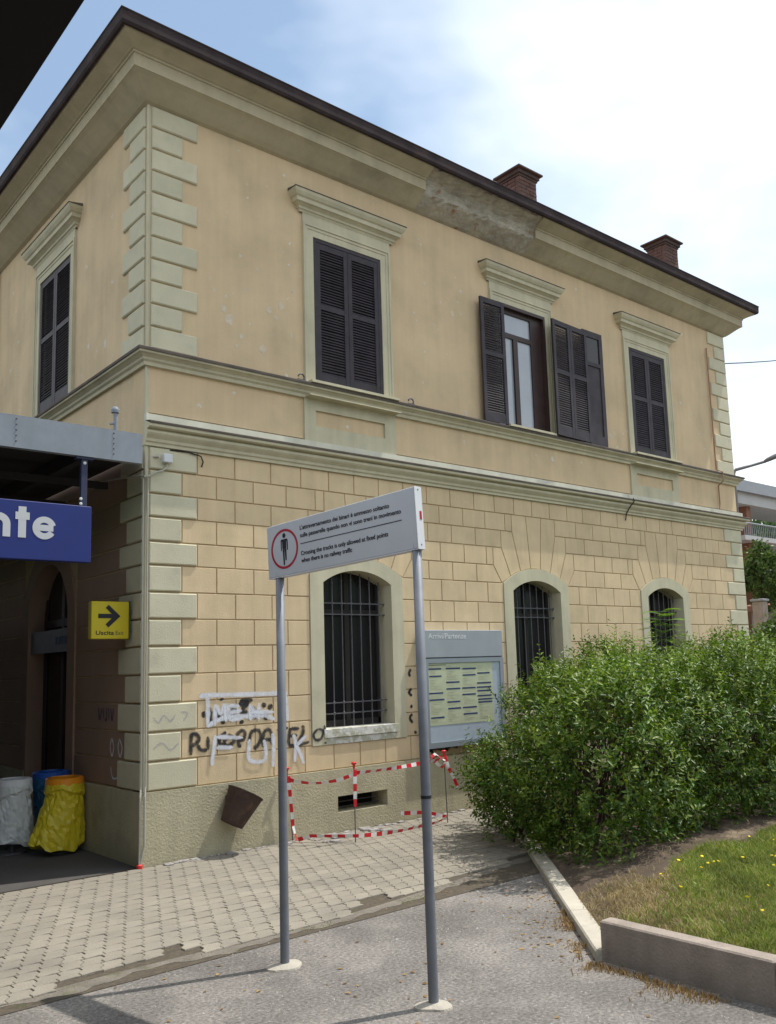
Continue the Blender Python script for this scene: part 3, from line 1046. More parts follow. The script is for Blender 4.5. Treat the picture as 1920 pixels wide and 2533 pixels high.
# storey band on the front
BP = [(0.0, 4.565), (0.03, 4.567), (0.032, 4.60), (0.05, 4.615), (0.055, 4.645), (0.09, 4.68), (0.105, 4.70), (0.108, 4.725), (0.075, 4.728), (0.075, 4.745), (0.13, 4.755), (0.145, 4.765), (0.148, 4.80), (0.15, 4.815), (0.02, 4.845)]
sweep_front('storey_band', BP, -0.02, LG, 'trim', 'flat', 'miter')
sweep_side('storey_band', BP, 2.0, 'trim', x=LG, sgn=1)
BT = [(0.150, 4.795), (0.158, 4.797), (0.160, 4.818), (0.154, 4.826), (0.02, 4.852)]
sweep_front('band_flashing', BT, -0.02, LG, 'ledge_top', 'flat', 'miter')
mb = MB()
mb.box(-0.02, 4.90, -0.06, 0.0, 4.84, 4.925)
mb.box(4.905, 8.95, -0.058, 0.0, 4.84, 4.925)
mb.box(8.955, LG + 0.02, -0.06, 0.0, 4.84, 4.925)
mb.build('band_strip', 'ledge_pale', house)


# ------------------------------------------------------------------ upper windows
def pediment(c, z, hw, fmap, parent):
    """moulded hood over a window, mitred returns at both ends"""
    prof = [(0.03, z), (0.045, z + 0.03), (0.06, z + 0.035), (0.065, z + 0.065), (0.10, z + 0.09), (0.125, z + 0.10), (0.13, z + 0.15), (0.15, z + 0.165), (0.175, z + 0.205), (0.185, z + 0.235), (0.185, z + 0.25)]
    b0 = hw - 0.185
    m2 = MB()
    m2.rings([[fmap(c - b0 - p, zz, -0.01) for p, zz in prof], [fmap(c - b0 - p, zz, p) for p, zz in prof],
              [fmap(c + b0 + p, zz, p) for p, zz in prof], [fmap(c + b0 + p, zz, -0.01) for p, zz in prof]], False, False, close=False)
    hood = m2.build('window_hood', 'trim', parent)
    m2 = MB()
    m2.rings([[fmap(c - hw - 0.006, z + 0.245, -0.01), fmap(c - hw - 0.006, z + 0.245, 0.193), fmap(c + hw + 0.006, z + 0.245, 0.193), fmap(c + hw + 0.006, z + 0.245, -0.01)],
              [fmap(c - hw - 0.006, z + 0.256, -0.01), fmap(c - hw - 0.006, z + 0.256, 0.193), fmap(c + hw + 0.006, z + 0.256, 0.193), fmap(c + hw + 0.006, z + 0.256, -0.01)],
              [fmap(c - hw - 0.006, z + 0.285, -0.01), fmap(c - hw + 0.01, z + 0.262, 0.18), fmap(c + hw - 0.01, z + 0.262, 0.18), fmap(c + hw + 0.006, z + 0.285, -0.01)]], True, True)
    m2.build('hood_flashing', 'ledge_top', parent)
    return hood


def surround(c, z0, z1, hw, fmap, parent, side_w=0.165):
    """flat architrave with a raised outer fillet; z1 = head of opening"""
    m2 = MB()
    def piece(s0, s1, a, b, d):
        m2.rings([[fmap(s0, a, -0.02), fmap(s1, a, -0.02), fmap(s1, b, -0.02), fmap(s0, b, -0.02)],
                  [fmap(s0, a, d), fmap(s1, a, d), fmap(s1, b, d), fmap(s0, b, d)]], True, True)
    w = side_w
    for sg in (-1, 1):
        i0, i1 = sorted((c + sg * hw, c + sg * (hw + w * 0.55)))
        piece(i0, i1, z0, z1 + w * 0.55, 0.022)
        i0, i1 = sorted((c + sg * (hw + w * 0.55), c + sg * (hw + w * 0.8)))
        piece(i0, i1, z0, z1 + w * 0.8, 0.030)
        i0, i1 = sorted((c + sg * (hw + w * 0.8), c + sg * (hw + w)))
        piece(i0, i1, z0, z1 + w, 0.042)
    piece(c - hw, c + hw, z1, z1 + w * 0.55, 0.022)
    piece(c - hw - w * 0.55, c + hw + w * 0.55, z1 + w * 0.55, z1 + w * 0.8, 0.030)
    piece(c - hw - w * 0.8, c + hw + w * 0.8, z1 + w * 0.8, z1 + w, 0.042)
    # frieze up to the hood
    piece(c - hw - w, c + hw + w, z1 + w, z1 + w + 0.125, 0.028)
    return m2.build('window_surround', 'trim', parent)


def leaf(frame, z0, w, h, parent, kick=0.20, mid=0.55, hinge=None, slat_open=True):
    """louvred shutter leaf; frame = (origin xyz of lower left, U vector, N outward vector)"""
    O, U, N = [Vector(q) for q in frame]
    Z = Vector((0, 0, 1))
    def P(u, z, d): return O + U * u + Z * z + N * d
    m2 = MB()
    def bx(u0, u1, a, b, d0, d1):
        m2.rings([[P(u0, a, d0), P(u1, a, d0), P(u1, b, d0), P(u0, b, d0)], [P(u0, a, d1), P(u1, a, d1), P(u1, b, d1), P(u0, b, d1)]], True, True)
    st = 0.065
    t = 0.038
    bx(0, st, 0, h, 0, t); bx(w - st, w, 0, h, 0, t)
    bx(st, w - st, 0, kick, 0, t - 0.003); bx(st, w - st, h - 0.085, h, 0, t - 0.002)
    zm = h * mid
    bx(st, w - st, zm - 0.035, zm + 0.035, 0, t - 0.002)
    lf = m2.build('shutter_leaf', 'shutter', parent)
    m2 = MB()
    for a, b in ((kick, zm - 0.035), (zm + 0.035, h - 0.085)):
        n = int(round((b - a) / 0.0385))
        for k in range(n):
            zc = a + (b - a) * (k + 0.5) / n + rnd.uniform(-0.003, 0.003)
            # tilted slat, lower edge outwards
            q = [(0.004, zc + 0.020), (0.010, zc + 0.023), (0.033, zc - 0.014), (0.027, zc - 0.018)]
            m2.rings([[P(st - 0.003, zz, d) for d, zz in q], [P(w - st + 0.003, zz, d) for d, zz in q]], True, True)
    m2.build('louvre_slats', 'shutter', lf, kind='stuff')
    return lf


def hold_back(x, parent):
    """little cast iron shutter dog on the sill"""
    m2 = MB()
    pts = [(x + 0.045 * math.cos(a), -0.115, 5.72 + 0.045 * math.sin(a)) for a in [math.radians(t) for t in range(-30, 200, 23)]]
    m2.tube(pts, 0.011, 6)
    m2.box(x - 0.06, x + 0.06, -0.13, -0.09, 5.672, 5.69)
    m2.build('shutter_dog', 'iron', parent)


for i, c in enumerate(UC):
    w = empty('shuttered_window', parent=house)
    surround(c, 5.69, SH_Z1, SH_HW, fA, w)
    pediment(c, 8.035, 0.945, fA, w)
    if i != 1:
        m2 = MB()
        fr = 0.05
        for a, b, z0, z1 in ((c - SH_HW + 0.002, c - SH_HW + fr, SH_Z0, SH_Z1), (c + SH_HW - fr, c + SH_HW - 0.002, SH_Z0, SH_Z1), (c - SH_HW + fr, c + SH_HW - fr, SH_Z1 - 0.05, SH_Z1 - 0.002)):
            m2.box(a, b, -0.012, 0.12, z0, z1)
        m2.build('shutter_frame', 'shutter', w)
        ww = (2 * SH_HW - 2 * fr) / 2 - 0.003
        leaf(((c - SH_HW + fr, 0.030, SH_Z0), (1, 0, 0), (0, -1, 0)), 0, ww, SH_Z1 - SH_Z0 - 0.055, w, kick=0.17)
        leaf(((c + 0.003, 0.030, SH_Z0), (1, 0, 0), (0, -1, 0)), 0, ww, SH_Z1 - SH_Z0 - 0.055, w, kick=0.17)
        m2 = MB(); m2.box(c - SH_HW, c + SH_HW, 0.13, 0.15, SH_Z0, SH_Z1)
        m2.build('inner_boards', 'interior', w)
        # panel below the sill
        m2 = MB()
        x0, x1 = c - 0.76, c + 0.755
        for a, b, z0, z1 in ((x0, x0 + 0.175, 5.07, 5.495), (x1 - 0.19, x1, 5.07, 5.495), (x0 + 0.175, x1 - 0.19, 5.35, 5.495), (x0 + 0.175, x1 - 0.19, 5.07, 5.14)):
            m2.box(a, b, -0.03, 0.02, z0, z1)
        m2.box(x0, x1, -0.030, 0.02, 4.922, 5.07)
        m2.build('apron_panel', 'trim', w)
        m2 = MB()
        m2.box(x0, x1, -0.165, -0.02, 5.50, 5.515); m2.box(x0 + 0.03, x1 - 0.03, -0.18, 0.0, 5.672, 5.706)
        m2.build('window_ledge', 'trim', w)
    else:
        # inner casement window, dark timber, sky reflection and pale curtain painted into the pane colour
        m2 = MB()
        y0, y1 = 0.05, 0.105
        x0, x1 = c - SH_HW, c + SH_HW
        zt = 7.26
        for a, b, z0, z1 in ((x0, x0 + 0.07, SH_Z0, SH_Z1), (x1 - 0.30, x1, SH_Z0, SH_Z1), (x0 + 0.07, x1 - 0.30, SH_Z1 - 0.12, SH_Z1),
                             (x0 + 0.07, x1 - 0.30, zt - 0.04, zt + 0.04), (x0 + 0.07, x1 - 0.30, SH_Z0, SH_Z0 + 0.06)):
            m2.box(a, b, y0, y1, z0, z1)
        xm = (x0 + 0.07 + x1 - 0.30) / 2
        m2.box(xm - 0.05, xm + 0.05, y0 - 0.01, y1 - 0.005, SH_Z0 + 0.06, zt - 0.04)
        fr = m2.build('window_frame', 'window_wood', w)
        for a, b, z0, z1 in ((x0 + 0.07, x1 - 0.30, zt + 0.04, SH_Z1 - 0.12), (x0 + 0.07, xm - 0.05, SH_Z0 + 0.06, zt - 0.04), (xm + 0.05, x1 - 0.30, SH_Z0 + 0.06, zt - 0.04)):
            m3 = MB(); m3.box(a - 0.004, b + 0.004, 0.075, 0.081, z0 - 0.004, z1 + 0.004)
            m3.build('pane', 'pale_pane', fr)
        m2 = MB()
        m2.box(x0 + 0.001, x0 + 0.04, -0.02, 0.049, SH_Z0, SH_Z1); m2.box(x1 - 0.04, x1 - 0.001, -0.02, 0.049, SH_Z0, SH_Z1); m2.box(x0 + 0.04, x1 - 0.04, -0.02, 0.049, SH_Z1 - 0.05, SH_Z1 - 0.001)
        m2.build('shutter_frame', 'window_wood', w)
        # open leaves: one folded back on the near side, a pair of leaves and a storm sash on the far side
        leaf(((5.345, -0.085, 5.69), (1, -0.02, 0), (0, -1, 0)), 0, 0.515, 1.985, w, kick=0.15)
        leaf(((6.955, -0.16, 5.69), Vector((0.475, 0.03, 0)).normalized(), (0, -1, 0)), 0, 0.475, 1.985, w, kick=0.17)
        leaf(((7.435, -0.13, 5.69), Vector((0.47, 0.02, 0)).normalized(), (0, -1, 0)), 0, 0.47, 1.985, w, kick=0.17)
        m2 = MB()
        a, b = 7.86, 8.40
        for p, q, z0, z1 in ((a, a + 0.07, 5.69, 7.73), (b - 0.09, b, 5.69, 7.73), (a + 0.07, b - 0.09, 7.62, 7.73), (a + 0.07, b - 0.09, 7.10, 7.17), (a + 0.07, b - 0.09, 5.69, 5.86)):
            m2.box(p, q, -0.105, -0.065, z0, z1)
        ss = m2.build('storm_sash', 'shutter', w)
        m3 = MB(); m3.box(a + 0.065, b - 0.085, -0.088, -0.082, 7.165, 7.625)
        m3.build('pane', 'dark_glass', ss)
        m3 = MB(); m3.box(a + 0.065, b - 0.085, -0.090, -0.080, 5.855, 7.105)
        m3.build('sash_panel', 'shutter', ss)
        m2 = MB(); m2.box(x0 + 0.03, x1 - 0.03, -0.17, 0.0, 5.672, 5.706)
        m2.build('window_ledge', 'trim', w)
for x in (2.02, 3.86, 5.72, 7.30, 7.80):
    hold_back(x, house)
# side window
w = empty('shuttered_window', parent=house)
surround(BC, 5.72, 7.775, 0.62, fB, w)
pediment(BC, 8.065, 0.98, fB, w)
leaf(((-0.0 + 0.03, BC - 0.615, 5.77), (0, 1, 0), (-1, 0, 0)), 0, 0.612, 1.995, w, kick=0.17)
leaf(((0.03, BC + 0.003, 5.77), (0, 1, 0), (-1, 0, 0)), 0, 0.612, 1.995, w, kick=0.17)
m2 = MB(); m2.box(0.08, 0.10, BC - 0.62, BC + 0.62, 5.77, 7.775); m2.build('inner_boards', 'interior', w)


# ------------------------------------------------------------------ ground floor windows
def ring_arch(c, hwo, z0o, spo, topo, hwi, z0i, spi, topi, d0, d1, fmap, n=16):
    outer = [(c - hwo, z0o)]
    inner = [(c - hwi, z0i)]
    for k in range(n + 1):
        x = -hwo + 2 * hwo * k / n
        outer.append((c + x, arc(hwo, spo, topo, x)))
        x = -hwi + 2 * hwi * k / n
        inner.append((c + x, arc(hwi, spi, topi, x)))
    outer.append((c + hwo, z0o)); inner.append((c + hwi, z0i))
    m2 = MB()
    N = len(outer)
    b = m2.add([fmap(s, z, d1) for s, z in outer] + [fmap(s, z, d1) for s, z in inner] + [fmap(s, z, d0) for s, z in outer] + [fmap(s, z, d0) for s, z in inner], [])
    for k in range(N - 1):
        m2.f += [(k, k + 1, N + k + 1, N + k), (N + k, N + k + 1, 3 * N + k + 1, 3 * N + k), (k, 2 * N + k, 2 * N + k + 1, k + 1)]
        m2.mi += [0, 0, 0]
    return m2


for i, c in enumerate(WC):
    w = empty('barred_window', parent=house)
    m2 = ring_arch(c, HWO, 1.085, ZSP_O, ZTOP_O, HWI, 1.085, ZSP_I, ZTOP_I, -0.34, 0.016, fA)
    m2.build('window_surround', 'trim', w)
    m2 = MB()
    m2.box(c - HWI, c + HWI, -0.0155, 0.34, 1.085, 1.272)
    m2.cbox(c - HWI + 0.002, c + HWI - 0.002, -0.032, 0.33, 1.165, 1.277, 0.006)
    m2.cbox(c - HWI - 0.03, c + HWI + 0.05, -0.030, -0.017, 1.165, 1.276, 0.004)
    m2.build('window_sill', 'sill_chipped' if i == 0 else 'trim', w, label='chipped sill with flaking white paint' if i == 0 else None)
    m2 = MB()
    fw = 0.055
    m2.box(c - HWI, c - HWI + fw, 0.26, 0.31, 1.27, 3.2); m2.box(c + HWI - fw, c + HWI, 0.26, 0.31, 1.27, 3.2)
    m2.box(c - 0.035, c + 0.035, 0.255, 0.31, 1.27, 3.29); m2.box(c - HWI, c + HWI, 0.26, 0.31, 1.27, 1.36); m2.box(c - HWI, c + HWI, 0.257, 0.31, 2.72, 2.79)
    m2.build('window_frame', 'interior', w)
    m2 = MB()
    m2.box(c - HWI - 0.02, c + HWI + 0.02, 0.285, 0.295, 1.26, 3.31)
    m2.build('pane', 'dark_glass', w)
    g = empty('window_grille', parent=w)
    gy = 0.15
    for k in range(7):
        x = c - HWI + 0.02 + (2 * HWI - 0.04) * (k + 0.5) / 7
        m3 = MB()
        zt = arc(HWI, ZSP_I, ZTOP_I, x - c) - 0.01
        prof = [(0.0085, 1.285), (0.0085, 1.44)]
        for zc in (1.45, 1.585, 2.72, 2.865):
            prof += [(0.0085, zc - 0.02), (0.017, zc - 0.012), (0.017, zc + 0.012), (0.0085, zc + 0.02)]
        prof += [(0.0085, zt - 0.12), (0.016, zt - 0.10), (0.0085, zt - 0.08), (0.006, zt)]
        m3.lathe((x, gy, 0), [(r, z) for r, z in prof], 8, cap0=True, cap1=True)
        m3.build('bar', 'iron', g)
    for z in (1.45, 1.585, 2.72, 2.865):
        m3 = MB(); m3.box(c - HWI - 0.03, c + HWI + 0.03, gy - 0.012, gy + 0.012, z - 0.007, z + 0.007)
        m3.build('cross_bar', 'iron', g)

# arched doorway on the shaded side
dw = empty('arched_doorway', parent=house)
m2 = MB()
n = 18
outer, inner = [(BC - DHW - 0.26, 0.0)], [(BC - DHW, 0.0)]
for k in range(n + 1):
    a = math.pi - math.pi * k / n
    outer.append((BC + (DHW + 0.26) * math.cos(a), DSP + (DTOP - DSP + 0.24) * math.sin(a)))
    inner.append((BC + DHW * math.cos(a), DSP + (DTOP - DSP) * math.sin(a)))
outer.append((BC + DHW + 0.26, 0.0)); inner.append((BC + DHW, 0.0))
N = len(outer)
m2.add([fB(s, z, 0.02) for s, z in outer] + [fB(s, z, 0.02) for s, z in inner] + [fB(s, z, -0.30) for s, z in outer] + [fB(s, z, -0.30) for s, z in inner], [])
for k in range(N - 1):
    m2.f += [(k, k + 1, N + k + 1, N + k), (N + k, N + k + 1, 3 * N + k + 1, 3 * N + k), (k, 2 * N + k, 2 * N + k + 1, k + 1)]
    m2.mi += [0, 0, 0]
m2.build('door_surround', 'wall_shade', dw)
m2 = MB()
m2.box(0.20, 0.26, BC - DHW, BC - DHW + 0.08, 0, 3.2); m2.box(0.20, 0.26, BC + DHW - 0.08, BC + DHW, 0, 3.2); m2.box(0.195, 0.26, BC - 0.05, BC + 0.05, 0, 3.5)
m2.box(0.198, 0.26, BC - DHW, BC + DHW, 2.72, 2.82); m2.box(0.198, 0.26, BC - DHW, BC + DHW, 0.0, 0.35)
m2.build('door_frame', 'window_wood', dw)
m2 = MB(); m2.box(0.225, 0.235, BC - DHW, BC + DHW, 0.0, 3.56); m2.build('pane', 'dark_glass', dw)
m2 = MB(); m2.box(0.02, 0.05, BC - DHW + 0.005, BC + DHW - 0.005, 2.36, 2.66)
tb = m2.build('transom_sign', 'sign_dim', dw, label='pale transom sign with faint violet lettering')
m2 = MB()
for k in range(4):
    m2.box(0.016, 0.021, BC - DHW + 0.13 + k * 0.11, BC - DHW + 0.20 + k * 0.11, 2.46, 2.56)
m2.build('faint_lettering', 'ink_blue', tb)

# ------------------------------------------------------------------ graffiti on the blocks
WH = [[(0.65, 1.77), (1.04, 1.76), (1.62, 1.75), (1.76, 1.77), (1.79, 1.68), (1.81, 1.41)], [(0.65, 1.76), (0.75, 1.73), (0.75, 1.41)],
      [(0.74, 1.42), (0.94, 1.5), (1.11, 1.51), (1.32, 1.5), (1.5, 1.5), (1.63, 1.44)], [(0.84, 1.42), (0.85, 1.66)], [(0.85, 1.66), (0.92, 1.56), (0.97, 1.65), (0.98, 1.46)],
      [(1.01, 1.65), (1.03, 1.46)], [(1.01, 1.64), (1.16, 1.62)], [(1.02, 1.56), (1.19, 1.57)], [(1.04, 1.47), (1.24, 1.5)], [(1.3, 1.64), (1.3, 1.45)], [(1.3, 1.63), (1.42, 1.46)],
      [(1.42, 1.65), (1.41, 1.44)], [(1.29, 1.55), (1.62, 1.53)]]
WH2 = [[(0.85, 1.32), (0.83, 1.19), (0.8, 0.98)], [(0.85, 1.3), (1.2, 1.26)], [(0.85, 1.18), (1.07, 1.16)],
       [(1.29, 1.24), (1.27, 1.08), (1.29, 1.0), (1.39, 0.97), (1.49, 0.99), (1.5, 1.11), (1.48, 1.22)], [(1.6, 1.29), (1.61, 1.1), (1.6, 0.89)],
       [(1.89, 1.25), (1.92, 1.12), (1.9, 0.92)], [(2.08, 1.22), (1.92, 1.11)], [(1.92, 1.12), (1.99, 1.0), (2.03, 0.89)], [(1.76, 1.17), (1.75, 1.02)]]
BK = [[(0.55, 1.12), (0.55, 1.23), (0.56, 1.34), (0.62, 1.34), (0.65, 1.29), (0.62, 1.25), (0.56, 1.22)], [(0.63, 1.23), (0.67, 1.17), (0.75, 1.16)], [(0.76, 1.31), (0.76, 1.16)],
      [(0.99, 1.34), (0.91, 1.29), (0.91, 1.22), (0.99, 1.2)], [(0.95, 1.23), (1.03, 1.3), (1.09, 1.23), (1.01, 1.19), (0.96, 1.21)],
      [(1.11, 1.29), (1.18, 1.34), (1.23, 1.32), (1.21, 1.24), (1.14, 1.23), (1.17, 1.15)], [(1.29, 1.17), (1.31, 1.31), (1.41, 1.33), (1.44, 1.24), (1.4, 1.16), (1.34, 1.13)],
      [(1.47, 1.13), (1.48, 1.29), (1.55, 1.33), (1.59, 1.26), (1.59, 1.15)], [(1.48, 1.22), (1.59, 1.21)], [(1.66, 1.32), (1.82, 1.33)], [(1.74, 1.33), (1.74, 1.13)],
      [(1.85, 1.33), (1.83, 1.14), (1.95, 1.12)], [(1.85, 1.32), (1.98, 1.31)], [(1.84, 1.23), (1.95, 1.23)], [(2.03, 1.35), (2.03, 1.25), (1.95, 1.13), (2.12, 1.14)]]
BK3 = [[(2.25, 1.29), (2.18, 1.23), (2.21, 1.16), (2.29, 1.17), (2.32, 1.26), (2.25, 1.29)], [(2.345, 1.33), (2.35, 1.19)], [(2.35, 1.125), (2.355, 1.10)]]
BK2 = [[(0.7, 1.52), (0.72, 1.59)], [(0.78, 1.64), (0.79, 1.45)], [(0.93, 1.73), (0.94, 1.7)], [(0.95, 1.47), (0.95, 1.43)], [(1.17, 1.69), (1.34, 1.68)],
       [(1.15, 1.65), (1.27, 1.65), (1.19, 1.59)], [(1.18, 1.46), (1.2, 1.42)], [(1.34, 1.62), (1.37, 1.46)], [(1.49, 1.65), (1.49, 1.59)], [(1.54, 1.58), (1.61, 1.61)],
       [(1.5, 1.53), (1.52, 1.44)], [(1.16, 1.56), (1.27, 1.55)], [(0.86, 1.62), (0.9, 1.48)], [(1.08, 1.66), (1.1, 1.5)]]
strokes('graffiti', BK2, 0.085, 'spray_black', fA, 0.0020, house, 'black sprayed letters half covered by white')
strokes('graffiti', BK, 0.066, 'spray_black', fA, 0.0065, house, 'black sprayed word across two courses')
strokes('graffiti', BK3, 0.05, 'spray_black', fA, 0.0200, house, 'black sprayed letter and exclamation mark on the window surround')
strokes('graffiti', WH, 0.078, 'spray_white', fA, 0.0110, house, 'white sprayed box with letters')
strokes('graffiti', WH2, 0.074, 'spray_white', fA, 0.0155, house, 'white sprayed capital letters')
strokes('graffiti', [[(3.80, 1.98), (3.76, 1.93), (3.78, 1.88)], [(3.80, 1.72), (3.75, 1.67), (3.80, 1.62)], [(3.80, 1.50), (3.77, 1.46)], [(3.80, 1.38), (3.75, 1.33), (3.80, 1.26)], [(3.82, 1.15), (3.86, 1.12)]],
        0.06, 'spray_black', fA, 0.003, house, 'black scribble beside the timetable case')
strokes('graffiti', [[(4.05, 0.86), (4.2, 0.89), (4.35, 0.86), (4.5, 0.90), (4.62, 0.87)], [(4.1, 0.90), (4.15, 0.82)], [(4.4, 0.91), (4.42, 0.83)]], 0.06, 'spray_black', fA, 0.003, house, 'black scribble under the timetable case')
strokes('graffiti', [[(0.10, 1.56), (0.16, 1.50), (0.22, 1.57), (0.30, 1.51), (0.36, 1.58)], [(0.42, 1.60), (0.50, 1.58), (0.45, 1.50)]], 0.03, 'spray_faint', fA, 0.0225, house, 'faint violet scribble on a long corner stone')
strokes('graffiti', [[(0.10, 1.22), (0.2, 1.28), (0.3, 1.2), (0.4, 1.27)]], 0.03, 'spray_faint', fA, 0.0225, house, 'faint violet scribble on a short corner stone')
strokes('graffiti', [[(0.80, 1.66), (0.84, 1.52), (0.88, 1.65)], [(0.93, 1.52), (0.94, 1.66)], [(1.0, 1.66), (1.0, 1.53), (1.05, 1.52)], [(1.1, 1.66), (1.08, 1.53)], [(1.15, 1.65), (1.2, 1.52), (1.25, 1.66)]], 0.05, 'spray_violet', fB, 0.003, house, 'dark violet tag on the shaded side wall')
strokes('graffiti', [[(0.62, 1.32), (0.55, 1.22), (0.60, 1.12), (0.66, 1.22), (0.62, 1.32)], [(0.84, 1.32), (0.78, 1.22), (0.83, 1.12), (0.88, 1.22), (0.84, 1.32)], [(0.60, 1.05), (0.66, 0.90), (0.80, 0.88), (0.86, 1.00)]], 0.035, 'spray_white', fB, 0.003, house, 'white smiling face on the shaded side wall')

# ------------------------------------------------------------------ pipes and small fixtures on the building
m2 = MB()
for dx, dy in ((-0.030, -0.014), (0.012, -0.036)):
    m2.tube([(dx, dy, 4.22), (dx, dy, 1.0), (dx, dy, 0.84), (dx - 0.020, dy - 0.030, 0.74), (dx - 0.020, dy - 0.030, 0.25), (-0.052 + dx * 0.2, -0.055, 0.05)], 0.012, 8)
m2.build('conduit_pipe', 'conduit', house)
m2 = MB(); m2.lathe((-0.055, -0.055, 0.0), [(0.0, 0.0), (0.032, 0.0), (0.032, 0.05), (0.02, 0.06), (0.0, 0.06)], 12)
m2.build('conduit_cap', 'cap_red', house)
m2 = MB(); m2.cbox(0.18, 0.29, -0.085, -0.012, 4.385, 4.485, 0.008)
jb = m2.build('junction_box', 'plastic_white', house)
m2 = MB()
m2.tube([(0.235, -0.05, 4.39), (0.23, -0.05, 4.33), (0.18, -0.05, 4.29), (0.10, -0.05, 4.26), (0.02, -0.05, 4.21), (-0.03, -0.05, 4.20), (-0.045, 0.02, 4.22), (-0.045, 1.6, 4.42)], 0.011, 7)
m2.tube([(0.08, -0.03, 4.44), (0.12, -0.04, 4.45), (0.14, -0.04, 4.44)], 0.012, 7)
m2.build('conduit_pipe', 'conduit', jb)
m2 = MB()
m2.tube([(12.02, -0.035, 8.3), (12.03, -0.035, 5.75), (12.03, -0.17, 5.68), (12.03, -0.17, 5.5), (12.06, -0.04, 5.42), (12.07, -0.035, 5.05), (12.02, -0.05, 4.95)], 0.014, 7)
m2.build('conduit_pipe', 'copper_pipe', house)
m2 = MB()
m2.tube([(0.28, -0.02, 4.545), (0.5, -0.035, 4.55), (0.66, -0.035, 4.52), (0.69, -0.03, 4.46), (0.68, -0.01, 4.40)], 0.008, 6)
m2.build('cable', 'cable_black', house)
m2 = MB()
m2.tube([(8.96, -0.155, 4.835), (8.97, -0.165, 4.78), (8.90, -0.10, 4.66), (8.87, -0.05, 4.56), (8.88, -0.02, 4.45)], 0.010, 6)
m2.build('cable', 'cable_black', house)
m2 = MB()
m2.tube([(-0.02, 0.73, 8.83), (-0.15, 2.5, 8.96), (-0.30, 4.75, 9.06), (-0.32, 9, 9.1)], 0.013, 6)
m2.build('conduit_pipe', 'rail_grey', house)
m2 = MB(); m2.tube([(-0.06, 5.75, 9.0), (-0.06, 5.75, 4.6)], 0.045, 10)
m2.build('downpipe', 'copper_pipe', house)
# flaked paint: small scabs of pale undercoat and one smeared stain on the upper plaster
fl = [(0.98, 6.42, 0.05), (1.06, 6.30, 0.075), (1.22, 6.12, 0.035), (1.28, 6.72, 0.03), (1.62, 6.55, 0.045), (1.72, 6.48, 0.03), (1.80, 6.66, 0.05), (1.52, 6.02, 0.06), (0.86, 6.62, 0.03),
      (1.98, 6.90, 0.03), (1.95, 6.30, 0.03), (1.46, 7.05, 0.02), (1.15, 5.98, 0.03), (4.62, 7.42, 0.03), (4.85, 7.30, 0.045), (5.02, 7.34, 0.03), (4.30, 7.62, 0.035), (8.62, 5.95, 0.05), (8.50, 6.12, 0.03), (8.74, 6.02, 0.04), (4.2, 6.1, 0.03), (5.05, 5.78, 0.04)]
for x, z, r in fl:
    m3 = MB()
    k_ = 11
    ph = rnd.random() * 6
    poly = [(x + r * (0.75 + 0.5 * rnd.random()) * math.cos(2 * math.pi * q / k_) * 0.8, z + r * (0.75 + 0.5 * rnd.random()) * math.sin(2 * math.pi * q / k_)) for q in range(k_)]
    m3.prism(poly, -0.003, 0.0012 + rnd.random() * 0.001, fA)
    m3.build('flaked_patch', 'flake', house)
# loose rubble and mortar at the foot of the front
rub = MB()
for k in range(70):
    x = rnd.uniform(0.2, 4.6); y = -0.06 - abs(rnd.gauss(0, 0.05)); s = rnd.uniform(0.012, 0.05)
    rub.cbox(x - s, x + s, y - s * 0.7, y + s * 0.7, 0.0, 0.012 + s * 0.5, 0.006)
for k in range(14):
    x = rnd.uniform(2.0, 3.0); y = rnd.uniform(-0.55, -0.1); s = rnd.uniform(0.03, 0.09)
    rub.cbox(x - s, x + s, y - s * 0.7, y + s * 0.7, 0.0, 0.02 + s * 0.3, 0.008)
rub.build('rubble', 'pebble', None, label='loose broken mortar and stone along the foot of the wall', cat='rubble', kind='stuff')

# ================================================================== PLATFORM CANOPY
can = empty('platform_canopy', (-3, 3, 0), 'dark platform canopy with grey steel edge beam against the station side wall', 'canopy')
m2 = MB()
m2.box(-6.2, -0.262, -0.505, -0.495, 4.225, 4.545)
m2.box(-6.2, -0.262, -0.495, -0.43, 4.225, 4.237); m2.box(-6.2, -0.262, -0.495, -0.43, 4.533, 4.545)
eb = m2.build('edge_beam', 'canopy_steel', can)
for x in (-0.56, -0.555, -1.52, -2.5, -3.5):
    pass
for x in (-0.57, -1.53, -2.5, -3.5, -4.5):
    for z in (4.29, 4.345, 4.40, 4.455, 4.51):
        m3 = MB(); m3.lathe((x, -0.505, z), [(0.008, -0.002), (0.008, 0.006), (0.0, 0.009)], 8, axis=(0, -1, 0)); m3.build('bolt', 'iron', eb)
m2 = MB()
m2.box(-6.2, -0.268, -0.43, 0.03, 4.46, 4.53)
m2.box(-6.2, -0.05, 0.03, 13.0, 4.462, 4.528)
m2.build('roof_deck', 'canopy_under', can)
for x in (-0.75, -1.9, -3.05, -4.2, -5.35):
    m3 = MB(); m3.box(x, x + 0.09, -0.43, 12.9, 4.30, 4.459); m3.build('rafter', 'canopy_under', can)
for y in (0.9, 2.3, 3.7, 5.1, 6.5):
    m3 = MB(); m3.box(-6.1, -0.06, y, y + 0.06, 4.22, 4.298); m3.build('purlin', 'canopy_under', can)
for y in (-0.2, 5.0, 10.0):
    m3 = MB(); m3.lathe((-5.9, y, 0), [(0.16, 0.0), (0.16, 0.25), (0.075, 0.35), (0.065, 4.0), (0.13, 4.22)], 14, cap0=True, cap1=True); m3.build('column', 'canopy_steel', can, smooth=True)
m3 = MB()
m3.tube([(-0.47, -0.30, 4.53), (-0.47, -0.30, 4.72), (-0.475, -0.30, 4.80)], 0.022, 10)
m3.tube([(-0.53, -0.30, 4.66), (-0.47, -0.30, 4.68)], 0.012, 8)
